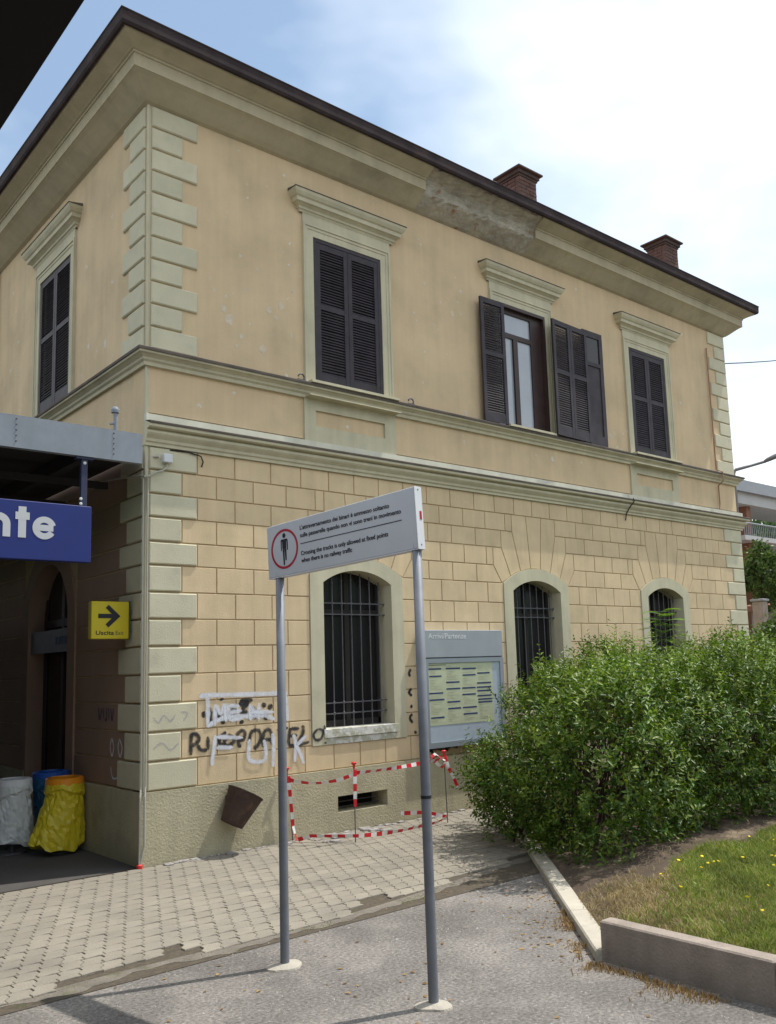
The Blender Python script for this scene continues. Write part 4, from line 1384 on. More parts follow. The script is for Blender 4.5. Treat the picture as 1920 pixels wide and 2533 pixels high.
m3.lathe((-0.475, -0.30, 4.79), [(0.0, 0.0), (0.042, 0.0), (0.045, 0.03), (0.038, 0.05), (0.022, 0.065), (0.0, 0.07)], 14)
m3.build('siren_lamp', 'canopy_steel', can, smooth=False)

# hanging blue station name board (only its end is in the picture)
bs = empty('station_name_sign', (-2.2, -0.45, 3.4), 'blue station name board with white lettering hanging from the canopy beam', 'sign')
m2 = MB(); m2.cbox(-3.70, -0.785, -0.50, -0.40, 3.148, 3.715, 0.006); m2.build('sign_panel', 'blue_sign', bs)
for x in (-0.885, -3.6):
    m2 = MB()
    m2.box(x, x + 0.06, -0.475, -0.425, 3.70, 4.235); m2.box(x - 0.06, x + 0.12, -0.49, -0.41, 4.20, 4.223)
    h = m2.build('hanger', 'blue_steel', bs)
    for z in (3.79, 3.74, 4.16):
        m3 = MB(); m3.lathe((x + 0.03 if z > 4 else x - 0.004, -0.476, z), [(0.016, 0.0), (0.016, 0.008), (0.0, 0.012)], 8, axis=(0, -1, 0)); m3.build('bolt', 'ink_white', h)


def thick(paths, w, y, name, mt, parent, close=False, d=0.004):
    """bold letter from centre-line paths in the x-z plane at front y"""
    m4 = MB()
    for pi, pts in enumerate(paths):
        n = len(pts)
        Lp, Rp = [], []
        for i, (x, z) in enumerate(pts):
            a, b = pts[max(i - 1, 0)], pts[min(i + 1, n - 1)]
            dx, dz = b[0] - a[0], b[1] - a[1]
            L = math.hypot(dx, dz) or 1
            Lp.append((x - dz / L * w / 2, z + dx / L * w / 2)); Rp.append((x + dz / L * w / 2, z - dx / L * w / 2))
        yy = y - pi * 0.0006
        m4.rings([[(a[0], yy, a[1]), (b[0], yy, b[1]), (b[0], yy + d, b[1]), (a[0], yy + d, a[1])] for a, b in zip(Lp, Rp)], True, True)
    return m4.build(name, mt, parent)


def circ(cx, cz, r, a0, a1, n=18, rz=None):
    return [(cx + r * math.cos(math.radians(a0 + (a1 - a0) * i / n)), cz + (rz or r) * math.sin(math.radians(a0 + (a1 - a0) * i / n))) for i in range(n + 1)]


YL = -0.504
thick([circ(-1.245, 3.462, 0.082, 15, 330, 22), [(-1.325, 3.462), (-1.160, 3.462)]], 0.060, YL, 'lettering', 'ink_grey', bs)
thick([[(-1.452, 3.355), (-1.452, 3.655)], [(-1.515, 3.565), (-1.385, 3.565)]], 0.072, YL, 'lettering', 'ink_grey', bs)
thick([[(-1.592, 3.355), (-1.592, 3.47)] + circ(-1.665, 3.475, 0.073, 5, 175, 12) + [(-1.738, 3.355)], [(-1.755, 3.355), (-1.755, 3.57)]], 0.068, YL, 'lettering', 'ink_grey', bs)

# yellow exit sign projecting from the side wall
ys = empty('exit_sign', (-0.27, 0.30, 2.62), 'yellow exit sign with black arrow projecting from the shaded side wall', 'sign')
m2 = MB(); m2.cbox(-0.485, -0.065, 0.25, 0.34, 2.42, 2.828, 0.006); m2.build('sign_panel', 'yellow_sign', ys)
m2 = MB(); m2.box(-0.064, -0.052, 0.247, 0.345, 2.415, 2.832); m2.build('sign_edge', 'yellow_sign_side', ys)
m2 = MB(); m2.box(-0.06, 0.02, 0.28, 0.31, 2.50, 2.54); m2.box(-0.06, 0.02, 0.28, 0.31, 2.70, 2.74); m2.build('bracket', 'iron', ys)
m2 = MB()
m2.prism([(-0.41, 2.645), (-0.41, 2.692), (-0.262, 2.692), (-0.33, 2.758), (-0.298, 2.792), (-0.165, 2.668), (-0.298, 2.545), (-0.33, 2.578), (-0.262, 2.645)], -0.249, -0.2475, lambda s, z, d: (s, -d, z))
ar = m2.build('arrow', 'ink_black', ys)
for p in ar.data.vertices: pass
ar.location.y -= 0.003
place_text('lettering', 'Uscita', (-0.435, 0.2475, 2.465), (1, 0, 0), (0, 0, 1), width=0.20, height=0.045, mt='ink_black', parent=ys, bold=0.012)
place_text('lettering', 'Exit', (-0.215, 0.2475, 2.465), (1, 0, 0), (0, 0, 1), width=0.088, height=0.042, mt='ledge_top', parent=ys)

# ================================================================== WARNING SIGN ON TWO POSTS
ws = empty('crossing_sign', (-0.57, -4.4, 0), 'grey bilingual track crossing notice with red ringed figure on two steel posts', 'sign')
P0 = Vector((-0.69, -3.69, 2.68)); P1 = Vector((-0.45, -5.10, 2.75))
SU = (P1 - P0).normalized(); SN = Vector((-0.98582, -0.1678, 0)); SV = SN.cross(SU) * -1
if SV.z < 0: SV = -SV
SW, SHH, ST = 1.425, 0.392, 0.062
def SP3(u, v, d): return P0 + SU * u + SV * v + SN * d
m2 = MB()
c_ = 0.004
rs = []
for d, i in ((-ST, c_), (-ST + c_, 0), (-c_, 0), (0, c_)):
    rs.append([SP3(i, i, d), SP3(SW - i, i, d), SP3(SW - i, SHH + 0.012 - i, d), SP3(i, SHH - 0.010 - i, d)])
m2.rings(rs, True, True)
pan = m2.build('sign_panel', 'sign_grey', ws)
m2 = MB()
e0 = 0.0025
def pbox(mbx, u0, u1, v0, v1, d0, d1):
    mbx.rings([[SP3(u0, v0, d0), SP3(u1, v0, d0), SP3(u1, v1, d0), SP3(u0, v1, d0)], [SP3(u0, v0, d1), SP3(u1, v0, d1), SP3(u1, v1, d1), SP3(u0, v1, d1)]], True, True)
pbox(m2, SW + 0.001, SW + 0.006, -0.004, SHH + 0.014, -ST - 0.003, 0.004)
cap = m2.build('end_cap', 'sign_edge', pan)
m2 = MB(); pbox(m2, SW + 0.006, SW + 0.009, 0.19, 0.245, -ST + 0.012, -ST + 0.030); m2.build('maker_plate', 'ink_red', pan)
for v in (0.02, SHH - 0.012):
    m2 = MB(); pbox(m2, SW + 0.006, SW + 0.008, v, v + 0.010, -0.034, -0.026); m2.build('screw', 'iron', pan)
m2 = MB(); pbox(m2, 0.0, SW, -0.006, -0.001, -ST, 0.002); m2.build('panel_rail', 'sign_edge', pan)
# red ring
m2 = MB()
cu, cv, ro, ri = 0.185, 0.194, 0.146, 0.128
n = 48
b = m2.add([SP3(cu + ro * math.cos(2 * math.pi * k / n) * 0.98, cv + ro * math.sin(2 * math.pi * k / n), 0.0015) for k in range(n)] +
           [SP3(cu + ri * math.cos(2 * math.pi * k / n) * 0.98, cv + ri * math.sin(2 * math.pi * k / n), 0.0015) for k in range(n)],
           [(k, (k + 1) % n, n + (k + 1) % n, n + k) for k in range(n)])
m2.build('red_ring', 'ink_red', pan, recalc=False)
# walking figure
m2 = MB()
def fig(poly, d=0.0015):
    m2.add([SP3(cu + x, cv + y, d) for x, y in poly], [tuple(range(len(poly)))])
fig([(0.017 * math.cos(2 * math.pi * k / 14), 0.098 + 0.018 * math.sin(2 * math.pi * k / 14)) for k in range(14)])
fig([(-0.030, 0.072), (0.030, 0.072), (0.037, 0.062), (0.037, 0.055), (0.022, 0.055), (0.020, 0.0), (-0.020, 0.0), (-0.022, 0.055), (-0.037, 0.055), (-0.037, 0.062)])
fig([(-0.037, 0.054), (-0.026, 0.054), (-0.028, -0.012), (-0.037, -0.012)])
fig([(0.037, 0.054), (0.026, 0.054), (0.028, -0.012), (0.037, -0.012)])
fig([(-0.020, -0.001), (-0.001, -0.001), (-0.002, -0.118), (-0.015, -0.118)])
fig([(0.020, -0.001), (0.001, -0.001), (0.006, -0.085), (0.018, -0.085)])
m2.build('figure', 'ink_black', pan, recalc=False)
for body, v, u1 in (("L'attraversamento dei binari è ammesso soltanto", 0.305, 1.206), ("sulle passerelle quando non vi sono treni in movimento", 0.250, 1.304),
                    ("Crossing the tracks is only allowed at fixed points", 0.120, 1.182), ("when there is no railway traffic", 0.068, 0.853)):
    place_text('lettering', body, SP3(0.355, v, 0.002), SU, SV, width=u1 - 0.355, height=0.030, mt='ink_black', parent=pan, bold=0.012)
m2 = MB(); pbox(m2, 0.355, 1.305, 0.2015, 0.2065, 0.0005, 0.002); m2.build('rule', 'ink_black', pan)
for (bx_, by_), u in (((-0.669, -3.811), 0.09), ((-0.448, -5.090), SW - 0.035)):
    top = SP3(u, 0.05, -ST / 2)
    m2 = MB()
    m2.tube([(bx_, by_, -0.05), (bx_, by_, 0.0), tuple(Vector((bx_, by_, 0)).lerp(top, 0.5)), tuple(top)], 0.031, 18)
    m2.build('post', 'galvanised', ws, smooth=True)
m2 = MB()
pb = Vector((-0.448, -5.090, 0)); pt = SP3(SW - 0.035, 0.05, -ST / 2)
q = pb.lerp(pt, 0.43)
m2.tube([q, q + Vector((0, 0, 0.018))], 0.0335, 18); m2.build('cable_tie', 'ink_black', ws)
for bx_, by_, r_ in ((-0.669, -3.811, 0.115), (-0.448, -5.090, 0.10)):
    m2 = MB()
    n = 30
    jit = [1 + 0.16 * math.sin(2 * math.pi * q / n * 2 + bx_ * 7) + 0.10 * math.sin(2 * math.pi * q / n * 3 + by_ * 5) + rnd.uniform(-0.03, 0.03) for q in range(n)]
    rs = []
    for sc, z in ((1.0, 0.001), (0.96, 0.012), (0.6, 0.022), (0.28, 0.030)):
        rs.append([(bx_ + r_ * sc * (jit[k] if sc > 0.5 else 1) * math.cos(2 * math.pi * k / n), by_ + r_ * sc * (jit[k] if sc > 0.5 else 1) * math.sin(2 * math.pi * k / n), z) for k in range(n)])
    m2.rings(rs, False, True)
    m2.build('cement_foot', 'cement_foot', ws)

# ================================================================== TIMETABLE CASE
tb = empty('timetable_case', (4.7, -0.05, 0.9), 'grey metal timetable case with yellow departures sheet fixed to the front wall', 'notice board')
BX0, BX1, BZ0, BZ1, BY = 3.925, 5.485, 0.905, 2.505, -0.125
m2 = MB()
m2.cbox(BX0, BX1, BY, -0.003, 2.125, BZ1, 0.006)
m2.build('header', 'board_header', tb)
m2 = MB(); m2.box(BX0 + 0.004, BX1 - 0.004, BY + 0.02, -0.004, BZ0 + 0.006, 2.124); m2.build('case_back', 'board_dark', tb)
m2 = MB()
fw = 0.075
for a, b, z0, z1 in ((BX0, BX0 + fw, BZ0, 2.112), (BX1 - fw, BX1, BZ0, 2.112), (BX0 + fw, BX1 - fw, 2.05, 2.112), (BX0 + fw, BX1 - fw, BZ0, BZ0 + 0.075)):
    m2.box(a, b, BY - 0.006, BY + 0.045, z0, z1)
m2.build('door_frame', 'board_frame', tb)
m2 = MB(); m2.box(BX0 + fw, BX1 - fw, BY + 0.014, BY + 0.019, BZ0 + 0.075, 2.05)
bk = m2.build('backing_sheet', 'poster_white', tb)
m2 = MB(); m2.box(4.005, 5.255, BY + 0.010, BY + 0.013, 1.205, 2.045)
sh = m2.build('timetable_sheet', 'poster_yellow', tb)
BARS = [(4.01, 4.25, 1.97), (4.33, 4.61, 1.97), (4.65, 4.92, 1.96), (4.94, 5.2, 1.89), (4.02, 4.25, 1.87), (4.65, 4.91, 1.87), (4.33, 4.59, 1.78), (4.93, 5.22, 1.75), (4.33, 4.6, 1.69), (4.63, 4.9, 1.69),
        (4.92, 5.22, 1.69), (4.93, 5.22, 1.64), (4.01, 4.27, 1.64), (4.63, 4.9, 1.6), (4.93, 5.22, 1.57), (4.01, 4.29, 1.55), (4.34, 4.59, 1.51), (4.94, 5.23, 1.52), (4.94, 5.23, 1.48), (4.35, 4.6, 1.42), (4.63, 4.91, 1.42),
        (4.64, 4.92, 1.33), (4.03, 4.28, 1.31)]
for a, b, z in BARS:
    m3 = MB(); m3.box(a + 0.006, b, BY + 0.0075, BY + 0.0095, z - 0.010, z + 0.011); m3.build('heading_bar', 'ink_blue', sh)
m3 = MB(); m3.box(4.02, 4.34, BY + 0.0075, BY + 0.0095, 2.018, 2.026); m3.build('heading_line', 'ledge_top', sh)
m3 = MB()
for (cx0, cx1) in ((4.03, 4.26), (4.34, 4.6), (4.65, 4.9), (4.95, 5.21)):
    z = 2.0
    while z > 1.23:
        if not any(abs(z - bz) < 0.03 and a < (cx0 + cx1) / 2 < b for a, b, bz in BARS):
            m3.box(cx0 + 0.01, cx0 + 0.01 + rnd.uniform(0.25, 0.9) * (cx1 - cx0), BY + 0.0082, BY + 0.0096, z - 0.0016, z + 0.0016)
        z -= 0.022
m3.build('fine_print', 'trim', sh, kind='stuff')
m3 = MB(); m3.add([(BX0 + fw, BY, BZ0 + 0.075), (BX1 - fw, BY, BZ0 + 0.075), (BX1 - fw, BY, 2.05), (BX0 + fw, BY, 2.05)], [(0, 1, 2, 3)]); m3.build('pane', 'glass_clear', tb, recalc=False)
place_text('lettering', 'Arrivi/Partenze', (4.02, BY - 0.002, 2.385), (1, 0, 0), (0, 0, 1), width=0.72, height=0.075, mt='ink_white', parent=tb, bold=0.01)

# ================================================================== WALL BIN (rusty, knocked askew)
wb = empty('wall_bin', (1.02, -0.2, 0.3), 'rusty dark metal litter bin hanging askew on the plinth', 'bin')
pb = Vector((0.940, -0.205, 0.345)); pt = Vector((1.118, -0.215, 0.672))
ax = (pt - pb)
m2 = MB(); Hh = ax.length
m2.lathe(pb, [(0.0, 0.004), (0.128, 0.0), (0.132, 0.01), (0.168, Hh * 0.5), (0.205, Hh - 0.012), (0.212, Hh - 0.012), (0.212, Hh), (0.200, Hh), (0.165, Hh * 0.5), (0.125, 0.02), (0.0, 0.02)], 26, axis=ax)
m2.build('bin_body', 'rust_bin', wb, smooth=False)
m2 = MB(); m2.box(0.96, 1.02, -0.06, -0.03, 0.36, 0.64); m2.box(0.98, 1.14, -0.05, -0.034, 0.56, 0.60); m2.build('bracket', 'rust_bin', wb)

# ================================================================== BARRIER TAPE ROUND THE BROKEN PAVING
bar_pts = [((1.815, -0.09), 0.86, (1.735, -0.10)), ((2.272, -0.704), 0.905, (2.272, -0.704)), ((3.827, -0.599), 0.905, (3.80, -0.60))]
names_b = ['thin steel stake with red cap against the plinth', 'thin steel stake with red cap in front of the cellar vent', 'thin steel stake with red cap beside the hedge']
for (b0, h, t0), lb in zip(bar_pts, names_b):
    st = empty('barrier_stake', (b0[0], b0[1], 0), lb, 'stake', 'stakes of the taped barrier')
    m2 = MB(); m2.tube([(b0[0], b0[1], 0.0), (t0[0], t0[1], h - 0.02)], 0.0065, 7); m2.build('rod', 'iron', st)
    m2 = MB(); m2.lathe((t0[0], t0[1], h - 0.055), [(0.0, 0.0), (0.013, 0.0), (0.014, 0.03), (0.018, 0.045), (0.030, 0.055), (0.032, 0.07), (0.020, 0.078), (0.0, 0.08)], 12); m2.build('cap', 'cap_red', st)


def tape(name, pts, label, width=0.052, stripe=0.085, twist=0.5, lie=False):
    """striped tape along a 3-D path, alternately red and white, gently twisting"""
    P = [Vector(p) for p in pts]
    dense = []
    for i in range(len(P) - 1):
        L = (P[i + 1] - P[i]).length
        n = max(2, int(L / 0.02))
        for k in range(n):
            dense.append(P[i].lerp(P[i + 1], k / n))
    dense.append(P[-1])
    m4 = MB(); d = 0.0; prev = None
    rs = []
    for i, p in enumerate(dense):
        t = (dense[min(i + 1, len(dense) - 1)] - dense[max(i - 1, 0)]).normalized()
        up = Vector((0, 0, 1)) if abs(t.z) < 0.85 else Vector((1, 0.3, 0)).normalized()
        sd = t.cross(up).normalized()
        w1 = sd.cross(t).normalized()
        a = twist * math.sin(i * 0.11) + (1.2 if lie else 0.25)
        wv = w1 * math.cos(a) + sd * math.sin(a)
        ww = width * (0.5 - 0.12 * abs(math.sin(i * 0.063)))
        rs.append((p - wv * ww, p + wv * ww))
        if prev is not None: d += (p - prev).length
        prev = p
    b = m4.add([q for r in rs for q in r], [])
    dd = 0.0
    for i in range(len(rs) - 1):
        dd += (dense[i + 1] - dense[i]).length
        m4.f.append((2 * i, 2 * i + 1, 2 * i + 3, 2 * i + 2)); m4.mi.append(int(dd / stripe) % 2)
    return m4.build(name, ['tape_red', 'tape_white'], None, label=label, cat='tape', group='red and white barrier tape', recalc=False, origin=dense[0])


def sag(a, b, s, n=12):
    a, b = Vector(a), Vector(b)
    return [tuple(a.lerp(b, k / n) - Vector((0, 0, s * 4 * (k / n) * (1 - k / n)))) for k in range(n + 1)]


tape('barrier_tape', sag((1.745, -0.115, 0.74), (2.272, -0.715, 0.79), 0.07), 'red and white tape sagging between the plinth stake and the vent stake')
tape('barrier_tape', sag((2.272, -0.715, 0.80), (3.79, -0.615, 0.83), 0.02), 'long red and white tape drawn taut from the vent stake towards the hedge')
tape('barrier_tape', [(1.74, -0.125, 0.78), (1.762, -0.115, 0.6), (1.775, -0.125, 0.4), (1.80, -0.12, 0.2), (1.83, -0.15, 0.03)], 'red and white tape wound down the plinth stake', twist=1.0)
tape('barrier_tape', [(2.275, -0.722, 0.84), (2.268, -0.725, 0.7), (2.262, -0.73, 0.55), (2.262, -0.73, 0.42)], 'short red and white tape end hanging from the vent stake', twist=0.4)
tape('barrier_tape', [(3.80, -0.62, 0.86), (3.83, -0.64, 0.72), (3.90, -0.66, 0.58), (3.95, -0.68, 0.45)], 'red and white tape end dangling from the stake by the hedge', twist=0.5)
tape('barrier_tape', [(1.84, -0.16, 0.045)] + sag((1.93, -0.30, 0.09), (2.272, -0.725, 0.09), 0.0, 6) + sag((2.30, -0.73, 0.09), (3.30, -0.70, 0.06), 0.02, 8), 'red and white tape stretched low over the broken paving', twist=0.25)
tape('barrier_tape', [(3.30, -0.70, 0.055), (3.6, -0.66, 0.06), (3.81, -0.61, 0.09), (3.6, -0.45, 0.16), (3.3, -0.30, 0.17)], 'red and white tape lying by the foot of the stake near the hedge', twist=0.4)
# knotted loop at the far stake
tape('barrier_tape', [(3.60, -0.60, 0.84), (3.66, -0.64, 0.76), (3.73, -0.66, 0.72), (3.78, -0.64, 0.80), (3.70, -0.62, 0.86), (3.62, -0.64, 0.90), (3.56, -0.62, 0.86)], 'loose red and white tape bunched at the stake by the hedge', twist=0.8)

# ================================================================== RECYCLING BAGS UNDER THE CANOPY


def bag_holder(cx, cy, zr, rr, ring_mat, bag_mat, label, lean=(0.0, 0.0), sx=1.4, sy=1.0, zlow=0.10):
    t = empty('recycling_bag', (cx, cy, 0), label, 'rubbish bag', 'recycling bags on ring stands')
    m4 = MB()
    m4.lathe((cx, cy, zr), [(rr - 0.004, -0.025), (rr + 0.006, -0.025), (rr + 0.010, 0.0), (rr + 0.008, 0.055), (rr - 0.004, 0.066), (rr * 0.80, 0.070), (rr * 0.78, 0.058), (rr * 0.80, 0.02)], 30)
    m4.build('lid_ring', ring_mat, t)
    m4 = MB()
    n = 44
    ph = rnd.random() * 6
    def fold(a, f, k):
        w = 0.06 * abs(math.sin(3.5 * a + ph + 0.05 * k)) + 0.05 * abs(math.sin(6 * a + ph * 1.7 + k * 0.22)) + 0.03 * math.sin(11 * a + k * 0.7) * math.sin(k * 0.9 + a * 2)
        return 1 + (w - 0.05) * (0.4 + 1.1 * f)
    rs = []
    zs = [zr + 0.015, zr - 0.005, zr - 0.045, zr - 0.085, zr - 0.10, zr - 0.115, zr - 0.14] + [zr - 0.14 - (zr - 0.14 - zlow) * (q / 13) for q in range(1, 14)]
    for k, z in enumerate(zs):
        f = max(0, (k - 6) / 13)
        base = rr * ([1.0, 1.035, 1.06, 1.09, 1.05, 0.99, 0.96][k] if k < 7 else 0.97)
        ring = []
        for j in range(n):
            a = 2 * math.pi * j / n
            e = 1 + (sx - 1) * f ** 0.85
            ey = 1 + (sy - 1) * f
            g = fold(a, f, k)
            zz = z + (0.05 * math.cos(2 * a + ph) + 0.02 * math.sin(7 * a)) * (f ** 4) + ((0.035 * math.sin(2 * a + ph) + 0.014 * math.sin(5 * a)) if 2 <= k <= 5 else 0)
            jt = 0.010 * min(1, k / 6)
            ring.append((cx + lean[0] * f + base * g * e * math.cos(a) + rnd.uniform(-jt, jt), cy + lean[1] * f + base * g * ey * math.sin(a) + rnd.uniform(-jt, jt), max(zz + rnd.uniform(-jt, jt), 0.03)))
        rs.append(ring)
    m4.rings(rs, False, True)
    m4.build('bag', bag_mat, t)
    m4 = MB(); m4.tube([(cx, cy + rr + 0.03, 0.0), (cx, cy + rr + 0.03, zr + 0.02)], 0.014, 8); m4.lathe((cx, cy + rr * 0.4, 0.011), [(0.0, 0.0), (rr * 0.9, 0.0), (rr * 0.9, 0.02), (0.0, 0.025)], 18)
    m4.tube([(cx, cy, 0.02), (cx, cy, zlow + 0.02)], 0.02, 8)
    m4.build('stand', 'iron', t)
    return t


bag_holder(-0.27, 1.55, 0.80, 0.205, 'plastic_orange', 'bag_yellow', 'yellow plastic bag under an orange ring lid', lean=(-0.09, -0.04), sx=1.5, sy=0.95, zlow=0.11)
bag_holder(-0.24, 2.10, 0.83, 0.205, 'plastic_blue', 'bag_blue', 'blue plastic bag behind the yellow one', lean=(0.06, 0.0), sx=1.0, sy=0.9)
bag_holder(-0.72, 1.95, 0.80, 0.195, 'plastic_white', 'bag_white', 'white plastic bag under a white ring lid', lean=(-0.03, 0.0), sx=1.4, sy=0.95, zlow=0.13)

# ================================================================== RAISED BED: KERBS, LAWN, SOIL
kb = empty('concrete_kerb', (0.9, -5.3, 0), 'concrete kerb of the raised flower bed, low and pale along one arm, tall and dark along the other', 'kerb')
m2 = MB()
y = -5.30
seglen = [1.25, 1.0, 1.0, 1.0]
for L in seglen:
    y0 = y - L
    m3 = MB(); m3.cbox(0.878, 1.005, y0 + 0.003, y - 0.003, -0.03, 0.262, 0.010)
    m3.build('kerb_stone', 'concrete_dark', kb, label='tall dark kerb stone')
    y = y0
d1 = Vector((0.648, 0.7616, 0)); nn = Vector((0.7616, -0.648, 0))
s0 = Vector((0.845, -5.285, 0))
pos = 0.0
for L in (1.0, 1.0, 1.0, 1.0):
    a = s0 + d1 * (pos + 0.003); b = s0 + d1 * (pos + L - 0.003)
    m3 = MB()
    w_ = 0.15
    ring = lambda p: [tuple(p + Vector((0, 0, -0.03))), tuple(p + Vector((0, 0, 0.062))), tuple(p + nn * 0.012 + Vector((0, 0, 0.074))), tuple(p + nn * (w_ - 0.012) + Vector((0, 0, 0.074))), tuple(p + nn * w_ + Vector((0, 0, 0.062))), tuple(p + nn * w_ + Vector((0, 0, -0.03)))]
    m3.rings([ring(a), ring(b)], True, True)
    m3.build('kerb_stone', 'concrete', kb, label='low pale kerb stone')
    pos += L


def bed_z(x, y):
    dk = (Vector((x, y, 0)) - s0).dot(nn)           # distance inside the low kerb
    t = max(0.0, min(1.0, (dk - 0.1) / 0.9))
    return 0.055 + 0.155 * t + 0.012 * math.sin(x * 3.1 + y * 2.3) + 0.008 * math.sin(x * 7.7 - y * 5.1)


def inside_bed(x, y):
    return x > 1.0 and (Vector((x, y, 0)) - s0).dot(nn) > 0.13


mbx = MB()
vs, fs = [], []
nu, nv = 60, 60
for j in range(nv + 1):
    for i in range(nu + 1):
        s = i / nu; t = j / nv
        # two-sided patch: s across from the kerbs to +x, t from y=-9.3 to -0.5
        y = -9.3 + 8.7 * t
        xk = 1.0 if y < -5.15 else 0.0
        if y >= -5.30:
            xk = s0.x + (y - s0.y + 0.135 * nn.y * -1 * 0) * (d1.x / d1.y) + 0.135 / nn.x
            xk = max(xk, 1.0)
        else:
            xk = 1.0
        x = xk + (15.0 - xk) * (s ** 1.6)
        vs.append((x, y, bed_z(x, y)))
for j in range(nv):
    for i in range(nu):
        a = j * (nu + 1) + i
        fs.append((a, a + 1, a + nu + 2, a + nu + 1))
mbx.add(vs, fs)
mbx.build('flower_bed', 'soil', None, kind='structure', recalc=False, smooth=True)


def blades(name, pts, mt, hmin, hmax, wd, label, cat='grass', lean=0.5, zf=None):
    n = len(pts)
    P = np.array(pts)
    h = nrs.uniform(hmin, hmax, n)
    a = nrs.uniform(0, 2 * np.pi, n)
    b = nrs.uniform(0, 2 * np.pi, n)
    lx = np.cos(b) * h * nrs.uniform(0.1, lean, n); ly = np.sin(b) * h * nrs.uniform(0.1, lean, n)
    wx = np.cos(a) * wd * nrs.uniform(0.6, 1.3, n) / 2; wy = np.sin(a) * wd * nrs.uniform(0.6, 1.3, n) / 2
    v = np.empty((n, 5, 3))
    v[:, 0] = P - np.stack([wx, wy, 0 * wx], 1); v[:, 1] = P + np.stack([wx, wy, 0 * wx], 1)
    mid = P + np.stack([lx * 0.35, ly * 0.35, h * 0.6], 1)
    v[:, 2] = mid + np.stack([wx, wy, 0 * wx], 1) * 0.8; v[:, 3] = mid - np.stack([wx, wy, 0 * wx], 1) * 0.8
    v[:, 4] = P + np.stack([lx, ly, h * nrs.uniform(0.8, 1.0, n)], 1)
    return fast_mesh(name, v.reshape(-1, 3), [(0, 1, 2, 3), (3, 2, 4)], n, 5, mt, label, cat)


def fast_mesh(name, verts, pat, n, per, mt, label=None, cat=None, parent=None, kind='stuff', smooth=False):
    """n copies of a small face pattern over consecutive groups of `per` vertices"""
    me = bpy.data.meshes.new(name)
    off = root_loc(parent) if parent is not None else Vector((0, 0, 0))
    vv = np.asarray(verts, dtype=np.float32) - np.array(off, dtype=np.float32)
    me.vertices.add(len(vv)); me.vertices.foreach_set('co', vv.ravel())
    lens = [len(p) for p in pat]
    base = np.arange(n)[:, None] * per
    loops = np.concatenate([base + np.array(p)[None, :] for p in pat], axis=1).ravel()
    lt = np.tile(np.array(lens), n)
    ls = np.concatenate([[0], np.cumsum(lt)[:-1]])
    me.loops.add(len(loops)); me.loops.foreach_set('vertex_index', loops.astype(np.int32))
    me.polygons.add(len(lt)); me.polygons.foreach_set('loop_start', ls.astype(np.int32)); me.polygons.foreach_set('loop_total', lt.astype(np.int32))
    if smooth: me.polygons.foreach_set('use_smooth', np.ones(len(lt), dtype=bool))
    me.materials.append(MATS[mt])
    me.update(calc_edges=True); me.validate()
    o = bpy.data.objects.new(name, me); COL.objects.link(o)
    if parent is not None: o.parent = parent
    return tag(o, label, cat, kind=kind)


def noise2(x, y):
    return 0.5 * math.sin(x * 2.1 + 1.3 * math.sin(y * 1.7)) + 0.5 * math.sin(y * 2.7 + 1.1 * math.sin(x * 1.9 + 2))


gp, dp = [], []
for k in range(90000):
    x = 1.0 + 4.6 * rnd.random() ** 1.3; y = rnd.uniform(-6.9, -4.2)
    if not inside_bed(x, y): continue
    u = (Vector((x, y, 0)) - s0).dot(nn)
    front = y < -4.58 + 0.03 * (x - 2.5) + 0.12 * noise2(x * 2, y * 2)    # open lawn, not under the hedge
    if not front: 
        if rnd.random() < (0.30 if (u < 0.75 and y < -4.3) else 0.02): dp.append((x, y, bed_z(x, y)))
        continue
    dryness = 1.28 - u * 0.82 + 0.35 * noise2(x * 1.7 + 3, y * 1.9)
    if u < 0.35 and rnd.random() < 0.55: continue
    if rnd.random() < dryness: dp.append((x, y, bed_z(x, y)))
    else: gp.append((x, y, bed_z(x, y)))
blades('lawn_grass', gp, 'grass_green', 0.02, 0.085, 0.0075, 'short green grass of the raised lawn', lean=1.1)
blades('dry_grass', dp, 'grass_dry', 0.015, 0.05, 0.006, 'dry straw coloured grass at the edge of the lawn', lean=1.3)
# dandelions
fl0 = None
k = 0
while k < 46:
    x = rnd.uniform(1.7, 4.6); y = rnd.uniform(-6.4, -4.4)
    u = (Vector((x, y, 0)) - s0).dot(nn)
    if not inside_bed(x, y) or u < 0.75 or y > -4.72 + 0.03 * (x - 2.5): continue
    k += 1
    if fl0 is None:
        m3 = MB(); m3.tube([(0, 0, -0.09), (0.003, 0, 0)], 0.002, 5, mi=1)
        m3.lathe((0, 0, 0), [(0.002, -0.004), (0.011, 0.002), (0.017, 0.006), (0.012, 0.010), (0.0, 0.011)], 10)
        fl0 = m3.build('dandelion', ['petal_yellow', 'grass_green'], None, label='small yellow flower in the raised lawn', cat='flower', group='yellow flowers in the lawn')
        f = fl0
    else:
        f = fl0.copy(); COL.objects.link(f)
    f.location = (x, y, bed_z(x, y) + rnd.uniform(0.075, 0.10))
    f.rotation_euler = (rnd.uniform(-0.5, 0.5), rnd.uniform(-0.5, 0.5), rnd.uniform(0, 6))
    f.scale = [rnd.uniform(0.6, 1.0)] * 3

